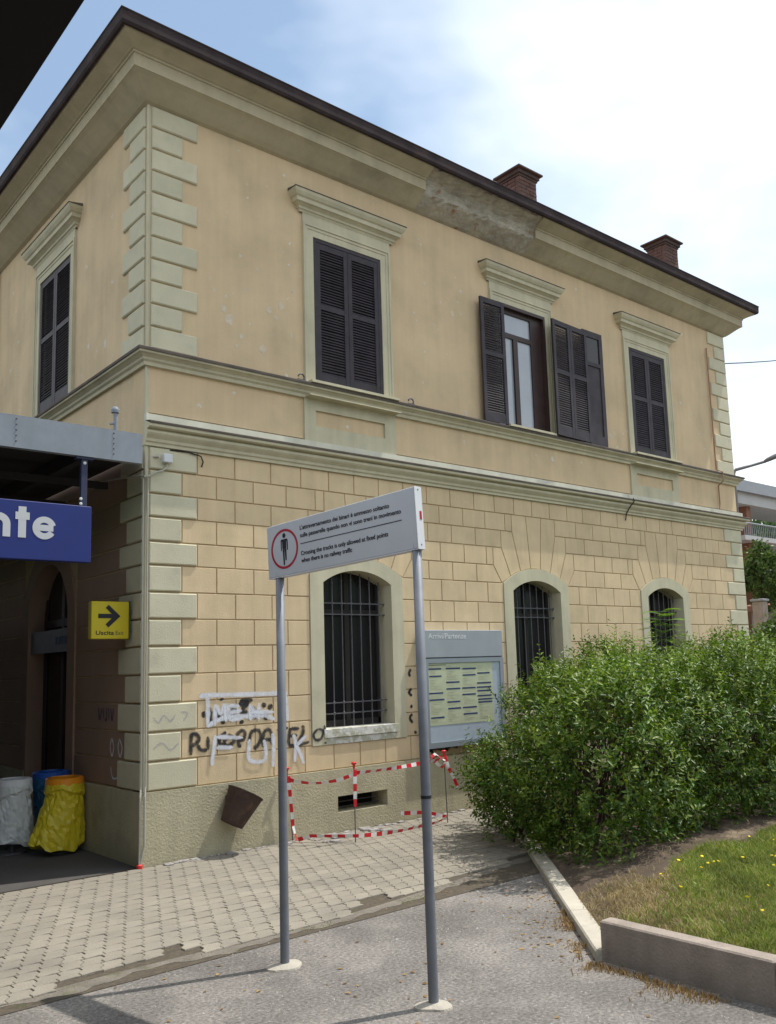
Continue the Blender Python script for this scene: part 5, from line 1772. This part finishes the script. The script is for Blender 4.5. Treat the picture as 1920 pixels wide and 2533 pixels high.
# weeds, dry litter and pebbles on the asphalt
wp = []
for k in range(2600):
    t = rnd.random()
    x = 0.80 - abs(rnd.gauss(0, 0.10)); y = -5.30 - 2.2 * t
    if noise2(x * 4, y * 3) > -0.1 and rnd.random() < 0.9: wp.append((x, y, 0.0))
for k in range(900):
    t = rnd.random() * 1.5
    p = s0 + d1 * t - nn * abs(rnd.gauss(0, 0.06))
    if noise2(p.x * 5, p.y * 4) > 0.0: wp.append((p.x, p.y, 0.0))
blades('dry_weeds', wp, 'grass_rust', 0.012, 0.05, 0.006, 'rusty dry weeds along the foot of the kerb', lean=1.0)
wp = []
for k in range(1500):
    x = rnd.uniform(-4.0, 2.0); y = edge_y(x) - 0.10 + rnd.gauss(0, 0.035)
    if noise2(x * 3, y * 3) > 0.2: wp.append((x, y, 0.0))
blades('joint_weeds', wp, 'grass_green', 0.008, 0.03, 0.005, 'tiny weeds along the edge of the paving', lean=0.9)
# dirt strip at the paver edge
mbx = MB(); rs = []
for k in range(160):
    x = -6 + 9.5 * k / 159
    rs.append([(x, edge_y(x) - 0.11 - 0.07 * noise2(x * 3, 1) - 0.04 * noise2(x * 11, 4), 0.0062), (x, edge_y(x) + 0.02, 0.0068)])
mbx.rings(rs, False, False, close=False)
mbx.build('dirt_strip', 'dirt', None, kind='structure', recalc=False)
n = 5200
px = nrs.uniform(-4.0, 2.6, n); py = nrs.uniform(-7.5, -3.2, n)
ok = (py < -3.25) & ~((px > 0.8) & ((px - s0.x) * nn.x + (py - s0.y) * nn.y > -0.02))
px, py = px[ok], py[ok]; n = len(px)
sz = nrs.uniform(0.0022, 0.0065, n) * np.where(nrs.rand(n) < 0.03, 2.0, 1.0)
base = np.array([[1, 0, 0], [0, 1, 0], [-1, 0, 0], [0, -1, 0], [0.15, 0.1, 0.9]])
ang = nrs.uniform(0, 6.28, n)
v = np.empty((n, 5, 3))
for q in range(5):
    bx, by, bz = base[q]
    jx = nrs.uniform(0.6, 1.3, n)
    v[:, q, 0] = px + sz * jx * (bx * np.cos(ang) - by * np.sin(ang)); v[:, q, 1] = py + sz * jx * (bx * np.sin(ang) + by * np.cos(ang)); v[:, q, 2] = 0.0005 + sz * bz
fast_mesh('gravel', v.reshape(-1, 3), [(0, 1, 4), (1, 2, 4), (2, 3, 4), (3, 0, 4)], n, 5, 'pebble', 'small loose pebbles scattered on the asphalt', 'gravel')

lv = []
for k in range(260):
    x = rnd.uniform(-3.0, 1.6); y = rnd.uniform(-6.3, -3.1)
    if rnd.random() < 0.5:
        t = rnd.random() * 2.2; p = s0 + d1 * t - nn * abs(rnd.gauss(0, 0.25)); x, y = p.x, p.y
    if inside_bed(x, y): continue
    lv.append((x, y))
n = len(lv); P = np.array(lv); a = nrs.uniform(0, 6.28, n); sz = nrs.uniform(0.008, 0.026, n)
v = np.empty((n, 4, 3)); z = 0.004
dx, dy = np.cos(a) * sz, np.sin(a) * sz
v[:, 0] = np.stack([P[:, 0] - dx, P[:, 1] - dy, np.full(n, z)], 1); v[:, 1] = np.stack([P[:, 0] - dy * 0.5, P[:, 1] + dx * 0.5, z + nrs.uniform(0, 0.01, n)], 1)
v[:, 2] = np.stack([P[:, 0] + dx, P[:, 1] + dy, np.full(n, z)], 1); v[:, 3] = np.stack([P[:, 0] + dy * 0.5, P[:, 1] - dx * 0.5, z + nrs.uniform(0, 0.01, n)], 1)
fast_mesh('fallen_leaves', v.reshape(-1, 3), [(0, 1, 2, 3)], n, 4, 'grass_rust', 'dry fallen leaves scattered on the asphalt', 'leaves')
wd_ = []
for k in range(2600):
    x = 1.2 + 4.5 * rnd.random() ** 1.3; y = rnd.uniform(-6.9, -4.2)
    u = (Vector((x, y, 0)) - s0).dot(nn)
    if inside_bed(x, y) and u > 0.5 and y < -4.65 + 0.03 * (x - 2.5) and noise2(x * 4 + 1, y * 4) > 0.1: wd_.append((x, y, bed_z(x, y)))
blades('broad_weeds', wd_, 'privet_young', 0.02, 0.05, 0.02, 'broad leaved weeds among the lawn grass', lean=1.6)

# ================================================================== HEDGE
hd = empty('privet_hedge', (5.5, -2.4, 0.05), 'big leafy green privet hedge in front of the station windows', 'hedge')
HC = np.array([8.0, -2.70, 0.70]); HHf = np.array([5.6, 1.60, 1.30]); HR = 0.75


def hsdf(p):
    q = np.abs(p - HC) - HHf + HR
    d = np.linalg.norm(np.maximum(q, 0), axis=1) + np.minimum(np.max(q, axis=1), 0) - HR
    w = 0.13 * np.sin(p[:, 0] * 2.3 + 1.0) * np.sin(p[:, 1] * 2.9 + 0.5) + 0.07 * np.sin(p[:, 2] * 4.1 + p[:, 0] * 3.3) + 0.05 * np.sin(p[:, 0] * 6.1 + p[:, 1] * 5.3 + p[:, 2] * 3.0)
    # leans outwards towards the top, undercut at the foot
    cut = -(p[:, 0] - 2.60) * 0.76 + (p[:, 1] + 2.34) * 0.65 + 0.62 * (p[:, 2] - 0.62).clip(0, 2)
    d = np.maximum(d, cut)
    d = d + 0.26 * (1 - (p[:, 0] - 3.2) / 2.6).clip(0, 1) * (p[:, 2] - 0.9).clip(0, 1)
    return d - w * 1.25 + 0.22 * (1.25 - p[:, 2]).clip(0, 1.3)


def hgrad(p):
    e = 0.02
    g = np.stack([(hsdf(p + np.eye(3)[i] * e) - hsdf(p - np.eye(3)[i] * e)) for i in range(3)], 1)
    return g / (np.linalg.norm(g, axis=1, keepdims=True) + 1e-9)


def leaves_on(start, dirs, length, per, size, wid, upcurl=0.5):
    """opposite leaves along straight shoots; returns vertex array and count"""
    n = len(start)
    S = np.repeat(start, per, 0); D = np.repeat(dirs, per, 0); L = np.repeat(length, per)
    k = np.tile(np.arange(per), n)
    t = (k // 2 + 0.6) / (per / 2)
    side = (k % 2) * 2 - 1
    pos = S + D * (L * t)[:, None]
    ref = np.tile(np.array([[0, 0, 1.0]]), (len(S), 1))
    ref = ref + nrs.normal(0, 0.3, ref.shape)
    sd = np.cross(D, ref); sd /= (np.linalg.norm(sd, axis=1, keepdims=True) + 1e-9)
    up = np.cross(sd, D)
    ph = (k // 2) * (np.pi / 2) + nrs.uniform(-0.5, 0.5, len(S))
    out = sd * np.cos(ph)[:, None] + up * np.sin(ph)[:, None]
    ld = out * side[:, None] * 0.85 + D * nrs.uniform(0.25, 0.8, len(S))[:, None] + nrs.normal(0, 0.18, S.shape)
    ld /= (np.linalg.norm(ld, axis=1, keepdims=True) + 1e-9)
    wv = np.cross(ld, D + nrs.normal(0, 0.25, S.shape)); wv /= (np.linalg.norm(wv, axis=1, keepdims=True) + 1e-9)
    nr = np.cross(wv, ld)
    sz = size * nrs.uniform(0.65, 1.25, len(S)) * np.where(t > 0.85, 0.7, 1.0)
    hw = sz * wid
    v = np.empty((len(S), 4, 3))
    v[:, 0] = pos
    v[:, 1] = pos + ld * (sz * 0.48)[:, None] + wv * hw[:, None] + nr * (hw * 0.35)[:, None]
    v[:, 2] = pos + ld * sz[:, None] - nr * (sz * 0.10)[:, None]
    v[:, 3] = pos + ld * (sz * 0.48)[:, None] - wv * hw[:, None] + nr * (hw * 0.35)[:, None]
    return v.reshape(-1, 3), len(S)


cand = HC + nrs.uniform(-1, 1, (260000, 3)) * (HHf + 0.25)
cand = cand[cand[:, 2] > 0.07]
s_ = hsdf(cand)
vis = (cand[:, 1] < -2.2) | (cand[:, 2] > 1.35) | (cand[:, 0] < 3.9)
prob = np.clip(1.3 - (cand[:, 0] - 2.6) / 9.5, 0.35, 1.0)
keep = (s_ < -0.02) & (s_ > -0.30) & vis & (nrs.rand(len(cand)) < prob * 0.26)
st_ = cand[keep]
g_ = hgrad(st_)
print('shoots', len(st_))
dr = g_ * 0.55 + np.array([0, 0, 0.85]) + nrs.normal(0, 0.30, st_.shape)
dr /= np.linalg.norm(dr, axis=1, keepdims=True)
ln = nrs.uniform(0.14, 0.34, len(st_))
v, n = leaves_on(st_, dr, ln, 12, 0.068, 0.20)
print('leaves', n)
vg = v.reshape(-1, 12 * 4, 3)
yg = (nrs.rand(len(vg)) < np.clip(0.05 + 0.30 * (st_[:, 2] - 1.0), 0.04, 0.30))
for sel, mt_ in ((~yg, 'privet_leaf'), (yg, 'privet_young')):
    vv = vg[sel].reshape(-1, 3)
    fast_mesh('foliage', vv, [(0, 1, 2), (0, 2, 3)], len(vv) // 4, 4, mt_, parent=hd)
# long upright shoots standing proud of the top
tops = []
for k in range(900):
    x = 2.9 + 9.5 * rnd.random() ** 1.2; y = rnd.uniform(-4.0, -1.45)
    tops.append((x, y, 1.80 - 0.25 * rnd.random()))
tops = np.array(tops); tops = tops[hsdf(tops) < -0.03]
tops = np.concatenate([tops, [(5.26, -2.2, 1.92), (5.29, -2.21, 2.0), (5.84, -2.2, 1.9), (5.95, -2.15, 1.9), (4.9, -2.6, 1.85), (6.2, -2.0, 1.9)]])
ex = np.stack([nrs.uniform(6.1, 8.0, 26), nrs.uniform(-2.5, -1.6, 26), nrs.uniform(1.75, 1.95, 26)], 1)
tops = np.concatenate([ex, tops])
td = np.array([0, 0, 1.0]) + nrs.normal(0, 0.13, tops.shape); td /= np.linalg.norm(td, axis=1, keepdims=True)
tl = nrs.uniform(0.16, 0.42, len(tops)) * np.where(nrs.rand(len(tops)) < 0.06, 1.5, 1.0); tl[:26] = nrs.uniform(0.35, 0.62, 26); tl[-6:] = (0.62, 0.5, 0.48, 0.42, 0.35, 0.4)[-min(6, len(tl)):]
v, n = leaves_on(tops, td, tl, 18, 0.062, 0.20)
fast_mesh('upright_shoots', v, [(0, 1, 2), (0, 2, 3)], n, 4, 'privet_young', parent=hd)
# twigs (thin three-sided stems) and dark inner branches
tv = np.empty((len(st_), 4, 3))
a_ = np.cross(dr, [0, 0, 1]); a_ /= (np.linalg.norm(a_, axis=1, keepdims=True) + 1e-9)
tv[:, 0] = st_ - g_ * 0.15 - a_ * 0.002; tv[:, 1] = st_ - g_ * 0.15 + a_ * 0.002
tv[:, 2] = st_ + dr * ln[:, None] + a_ * 0.001; tv[:, 3] = st_ + dr * ln[:, None] - a_ * 0.001
fast_mesh('twigs', tv.reshape(-1, 3), [(0, 1, 2, 3)], len(st_), 4, 'bark', parent=hd)
m2 = MB()
for k in range(420):
    x = 3.2 + 9 * rnd.random() ** 1.1; y = rnd.uniform(-3.1, -1.7)
    p = Vector((x, y, 0.05)); pts = [tuple(p)]
    d = Vector((rnd.gauss(0, 0.25), rnd.gauss(0, 0.25) - 0.1, 1)).normalized()
    for q in range(5):
        p = p + d * 0.32; d = (d + Vector((rnd.gauss(0, 0.25), rnd.gauss(0, 0.25), 0.2))).normalized(); pts.append(tuple(p))
    if max(hsdf(np.array(pts))) > -0.08: continue
    m2.tube(pts, [0.016, 0.014, 0.011, 0.009, 0.006, 0.003], 5)
m2.build('branches', 'bark', hd, kind='stuff')
# inner mass of shaded leaves (bigger, sparser) keeps the hedge opaque
cand = HC + nrs.uniform(-1, 1, (60000, 3)) * (HHf - 0.2)
cand = cand[(cand[:, 2] > 0.1)]
s_ = hsdf(cand)
inn = cand[(s_ < -0.26) & (s_ > -0.62)][:9000]
di = nrs.normal(0, 1, inn.shape); di /= np.linalg.norm(di, axis=1, keepdims=True)
v, n = leaves_on(inn, di, nrs.uniform(0.1, 0.25, len(inn)), 6, 0.075, 0.27)
fast_mesh('foliage', v, [(0, 1, 2), (0, 2, 3)], n, 4, 'privet_leaf', parent=hd)

# young tree of heaven growing through the hedge: pinnate bright leaves
sp = empty('sapling', (6.8, -2.0, 0.1), 'young bright green feathery leaved sapling growing out of the hedge', 'plant')
m2 = MB(); stem = [(6.80, -2.0, 0.1), (6.82, -2.0, 1.2), (6.80, -2.02, 2.0), (6.83, -2.0, 2.62)]
m2.tube(stem, [0.016, 0.013, 0.010, 0.005], 6); m2.build('stem', 'bark', sp)
LV = []
for k in range(24):
    z = 1.98 + 0.68 * (k / 23)
    a = k * 2.4
    L = 0.50 - 0.20 * (k / 23)
    o = Vector((6.81, -2.0, z))
    d = Vector((math.cos(a), math.sin(a), 0.55)).normalized()
    m3 = MB(); vv = []
    for j in range(11):
        t = (j + 1) / 11
        p = o + d * (L * t) + Vector((0, 0, -0.16 * t * t * L / 0.4))
        sdv = d.cross(Vector((0, 0, 1))).normalized()
        for sg in (-1, 1):
            q = (sdv * sg * 0.9 + d * 0.4 + Vector((0, 0, -0.18))).normalized()
            s = 0.125 * (1 - 0.35 * abs(t - 0.5))
            wv = q.cross(Vector((0, 0, 1))).normalized() * s * 0.20
            b = m3.add([p, p + q * s * 0.45 + wv, p + q * s, p + q * s * 0.45 - wv], [(0, 1, 2), (0, 2, 3)])
    m3.tube([tuple(o), tuple(o + d * (L * 0.5) + Vector((0, 0, -0.04))), tuple(o + d * L + Vector((0, 0, -0.16 * L / 0.4)))], 0.003, 4)
    m3.build('leaf', 'bright_leaf', sp, recalc=False)

# ================================================================== BACKGROUND, FAR SIDE
hs = empty('balcony_house', (27, 9, 0), 'pale house with wide grey eaves and railed balconies beyond the station', 'house')
HY = 6.0
m2 = MB(); m2.box(22.0, 24.95, HY + 1.6, 14, 0, 7.65); m2.build('wall', 'house_wall', hs)
m2 = MB(); m2.box(23.7, 41, HY, HY + 2.0, 7.65, 7.80); m2.box(21.5, 25.4, HY + 2.0, 14.5, 7.65, 7.80); m2.add([(21.5, HY + 0.1, 7.805), (41, HY + 0.1, 7.805), (41, HY + 2.0, 8.05), (21.5, 14.0, 8.05)], [(0, 1, 2, 3)]); m2.build('roof', 'house_roof', hs)
m2 = MB(); m2.box(23.65, 41, HY - 0.05, HY + 0.1, 7.62, 8.02); m2.build('eaves_gutter', 'rail_grey', hs)
m2 = MB(); m2.box(24.0, 40, HY + 0.1, HY + 1.7, 7.22, 7.62); m2.build('eaves_soffit', 'house_white', hs)
m2 = MB(); m2.box(24.85, 25.15, HY + 0.3, HY + 0.6, 0, 7.22); m2.build('brick_pier', 'house_brick', hs)
m2 = MB(); m2.box(24.25, 24.45, HY + 1.55, HY + 1.6, 6.2, 7.05); m2.build('window', 'dark_glass', hs)
for z0, z1, zr in ((5.92, 6.08, 6.52), (4.38, 4.55, 4.95)):
    m2 = MB(); m2.box(23.9, 40, HY - 0.1, HY + 1.6, z0, z1); bl = m2.build('balcony', 'house_white', hs)
    m3 = MB(); m3.tube([(23.95, HY - 0.05, zr), (40, HY - 0.05, zr)], 0.03, 6); m3.build('hand_rail', 'rail_grey', bl)
    for k in range(44):
        m3 = MB(); x = 23.98 + k * 0.13 if k < 30 else 27.9 + (k - 30) * 0.8
        m3.tube([(x, HY - 0.05, z1), (x, HY - 0.05, zr)], 0.012, 5); m3.build('baluster', 'rail_grey', bl)
sh_ = empty('low_shed', (26, 4, 0), 'low grey outbuilding with red tiled roof beside the balcony house', 'building')
m2 = MB(); m2.box(23.5, 30, 3.8, 5.7, 0, 3.4); m2.build('wall', 'wall_grey', sh_)
m2 = MB(); m2.add([(23.2, 3.5, 3.62), (30, 3.5, 4.55), (30, 5.9, 4.55), (23.2, 5.9, 3.62), (23.2, 3.5, 3.45), (30, 3.5, 4.38), (30, 5.9, 4.38), (23.2, 5.9, 3.45)], [(0, 1, 2, 3), (4, 7, 6, 5), (0, 4, 5, 1), (1, 5, 6, 2), (2, 6, 7, 3), (3, 7, 4, 0)]); m2.build('roof', 'house_brick', sh_)
gp_ = empty('gate_pillar', (20.15, 3.6, 0), 'dark stone gate pillar half hidden behind the station corner', 'pillar')
m2 = MB(); m2.cbox(20.0, 20.3, 3.43, 3.76, 0, 3.55, 0.02); m2.build('shaft', 'concrete_dark', gp_)
m2 = MB(); m2.cbox(19.96, 20.34, 3.39, 3.80, 3.55, 3.62, 0.015); m2.build('cap', 'wall_grey', gp_)


def foliage_blob(c, r, n, size, mt, parent, name='crown', seed=1, flat=1.0):
    rs = np.random.RandomState(seed)
    # clumps on a shell, leaves around each clump
    k = max(8, n // 60)
    cl = rs.normal(0, 1, (k, 3)); cl /= np.linalg.norm(cl, axis=1, keepdims=True)
    cl *= rs.uniform(0.45, 1.0, (k, 1)) ** 0.6
    P = np.array(c) + cl * np.array(r)
    idx = rs.randint(0, k, n)
    pos = P[idx] + rs.normal(0, 1, (n, 3)) * np.array(r) * 0.13
    ld = rs.normal(0, 1, (n, 3)); ld /= np.linalg.norm(ld, axis=1, keepdims=True)
    wv = np.cross(ld, rs.normal(0, 1, (n, 3))); wv /= np.linalg.norm(wv, axis=1, keepdims=True)
    s = size * rs.uniform(0.6, 1.3, (n, 1))
    v = np.empty((n, 4, 3))
    v[:, 0] = pos; v[:, 1] = pos + ld * s * 0.5 + wv * s * 0.3; v[:, 2] = pos + ld * s; v[:, 3] = pos + ld * s * 0.5 - wv * s * 0.3
    return fast_mesh(name, v.reshape(-1, 3), [(0, 1, 2), (0, 2, 3)], n, 4, mt, parent=parent)


def tree(name, x, y, h, r, label, n=5000, size=0.22, mt='tree_leaf', seed=3, group=None):
    t = empty(name, (x, y, 0), label, 'tree', group)
    m4 = MB(); m4.tube([(x, y, 0), (x + 0.1, y, h * 0.3), (x - 0.1, y + 0.1, h * 0.6), (x, y, h * 0.85)], [0.22, 0.17, 0.11, 0.03], 8)
    rr = random.Random(seed)
    for k in range(7):
        a = rr.uniform(0, 6.28); z = h * rr.uniform(0.35, 0.65)
        m4.tube([(x, y, z), (x + r[0] * 0.4 * math.cos(a), y + r[1] * 0.4 * math.sin(a), z + h * 0.12), (x + r[0] * 0.75 * math.cos(a), y + r[1] * 0.75 * math.sin(a), z + h * 0.2)], [0.09, 0.06, 0.02], 6)
    m4.build('trunk', 'tree_bark', t)
    foliage_blob((x, y, h - r[2] * 0.95), r, n, size, mt, t, seed=seed)
    return t


vn = empty('climbing_shrub', (20.5, 3.6, 0), 'shaggy green climber hanging between the station and the balcony house', 'plant')
m2 = MB(); m2.tube([(20.9, 3.9, 0), (20.9, 3.9, 2.2), (20.9, 3.85, 4.8)], [0.06, 0.05, 0.02], 6); m2.build('stem', 'bark', vn)
foliage_blob((20.9, 3.85, 4.35), (0.6, 0.6, 0.95), 3800, 0.13, 'vine_leaf', vn, 'foliage', seed=5)
foliage_blob((21.3, 3.3, 2.2), (0.6, 0.5, 0.9), 2000, 0.12, 'vine_leaf', vn, 'foliage', seed=15)
tree('garden_tree', 17.4, 1.55, 3.0, (0.75, 0.7, 0.85), 'small bushy tree standing beside the gate pillar', 5000, 0.10, 'vine_leaf', 8)
tree('leafy_tree', 42, 13.6, 9.3, (3.6, 3.4, 3.2), 'tall leafy tree seen between the eaves and the balcony', 9000, 0.36, 'tree_leaf', 21)
tree('leafy_tree', 51, 18.2, 11.0, (4.2, 4.2, 3.8), 'tallest tree standing behind the balcony house', 9000, 0.42, 'vine_leaf', 22)
tree('leafy_tree', 39, 12.6, 6.2, (2.8, 2.6, 2.6), 'lower rounded tree filling the gap under the balcony', 8000, 0.30, 'tree_leaf', 23)
# wooded hill far behind, extended unseen all round to dim the side wall
mbx = MB(); vs = []; fs = []
nu, nv = 140, 14
for j in range(nv + 1):
    for i in range(nu + 1):
        a = math.radians(360 * i / nu); rr_ = 150 + 170 * j / nv
        hz = (40 + 12 * math.sin(a * 5 + 1) + 6 * math.sin(a * 13)) * math.sin(math.pi * 0.5 * j / nv) ** 1.2
        vs.append((rr_ * math.cos(a), rr_ * math.sin(a), hz - 0.5 + rnd.uniform(-0.8, 0.8)))
for j in range(nv):
    for i in range(nu):
        q = j * (nu + 1) + i; fs.append((q, q + 1, q + nu + 2, q + nu + 1))
mbx.add(vs, fs); mbx.build('hill', 'hill', None, kind='structure', recalc=False)
# street lamp and cable
lp = empty('street_lamp', (15.6, 1.6, 0), 'slender grey street lamp with bent arm behind the station corner', 'street lamp')
LT = 22.0
def rayp(u, v, t):
    d = _f + _r2 * ((u - 1038.54) / 2205.8) - _u2 * ((v - 1350.8) / 2205.8)
    return CAMPOS + d * t
a1 = rayp(1815, 1172, LT)
base = Vector((a1.x, a1.y, 0)); lp.location = base
a2 = a1 + Vector((0.06, -0.02, 0.10)); a3 = rayp(1895, 1141, LT); a4 = rayp(1935, 1124, LT)
m2 = MB(); m2.tube([tuple(base), tuple(Vector((a1.x, a1.y, 3.0))), tuple(a1 - Vector((0, 0, 0.1))), tuple(a1), tuple(a2), tuple(a3)], [0.065, 0.055, 0.042, 0.042, 0.04, 0.035], 10); m2.build('pole', 'lamp_grey', lp, smooth=True)
dv = (a4 - a3).normalized(); sv = dv.cross(Vector((0, 0, 1))).normalized(); uv_ = sv.cross(dv)
m2 = MB(); rs = []
for t, w_, h_ in ((-0.05, 0.04, 0.04), (0.05, 0.09, 0.07), (0.25, 0.12, 0.085), (0.6, 0.11, 0.07), (0.72, 0.04, 0.03)):
    p = a3 + dv * t
    rs.append([tuple(p + sv * w_ * math.cos(2 * math.pi * k / 12) + uv_ * h_ * (math.sin(2 * math.pi * k / 12) if math.sin(2 * math.pi * k / 12) > 0 else 0.5 * math.sin(2 * math.pi * k / 12))) for k in range(12)])
m2.rings(rs, True, True); m2.build('lantern', 'lamp_grey', lp, smooth=True)
m2 = MB()
c0 = Vector((LU + 0.02, 0.25, 8.20)); c1 = rayp(2150, 835, 55)
m2.tube([tuple(c0.lerp(c1, k / 14) - Vector((0, 0, 0.35 * 4 * (k / 14) * (1 - k / 14)))) for k in range(15)], 0.014, 5)
m2.build('overhead_cable', 'cable_black', None, label='black overhead cable running off from the station corner', cat='cable', origin=c0)

# made-up dark overhang near the camera, standing in for the train window frame
tr = empty('train_stand_in', (-3.6, -7.0, 3.5), 'made-up black overhang in place of the train window frame, with unseen carriage side', 'train')
m2 = MB()
m2.rings([[(-3.480, y, 3.515), (-3.475, y, 3.53), (-3.54, y, 3.62), (-3.9, y, 3.70), (-4.6, y, 3.74), (-4.6, y, 3.60), (-3.9, y, 3.56)] for y in (-14.0, -8.5, -5.0, -2.0, 26.0)], True, True)
m2.build('frame_overhang', 'rubber_black', tr)
m2 = MB(); m2.box(-4.6, -4.45, -14, 26, 0.3, 3.66); m2.build('carriage_side', 'rubber_black', tr)  # out of view, lengthened to keep light off the shaded side wall
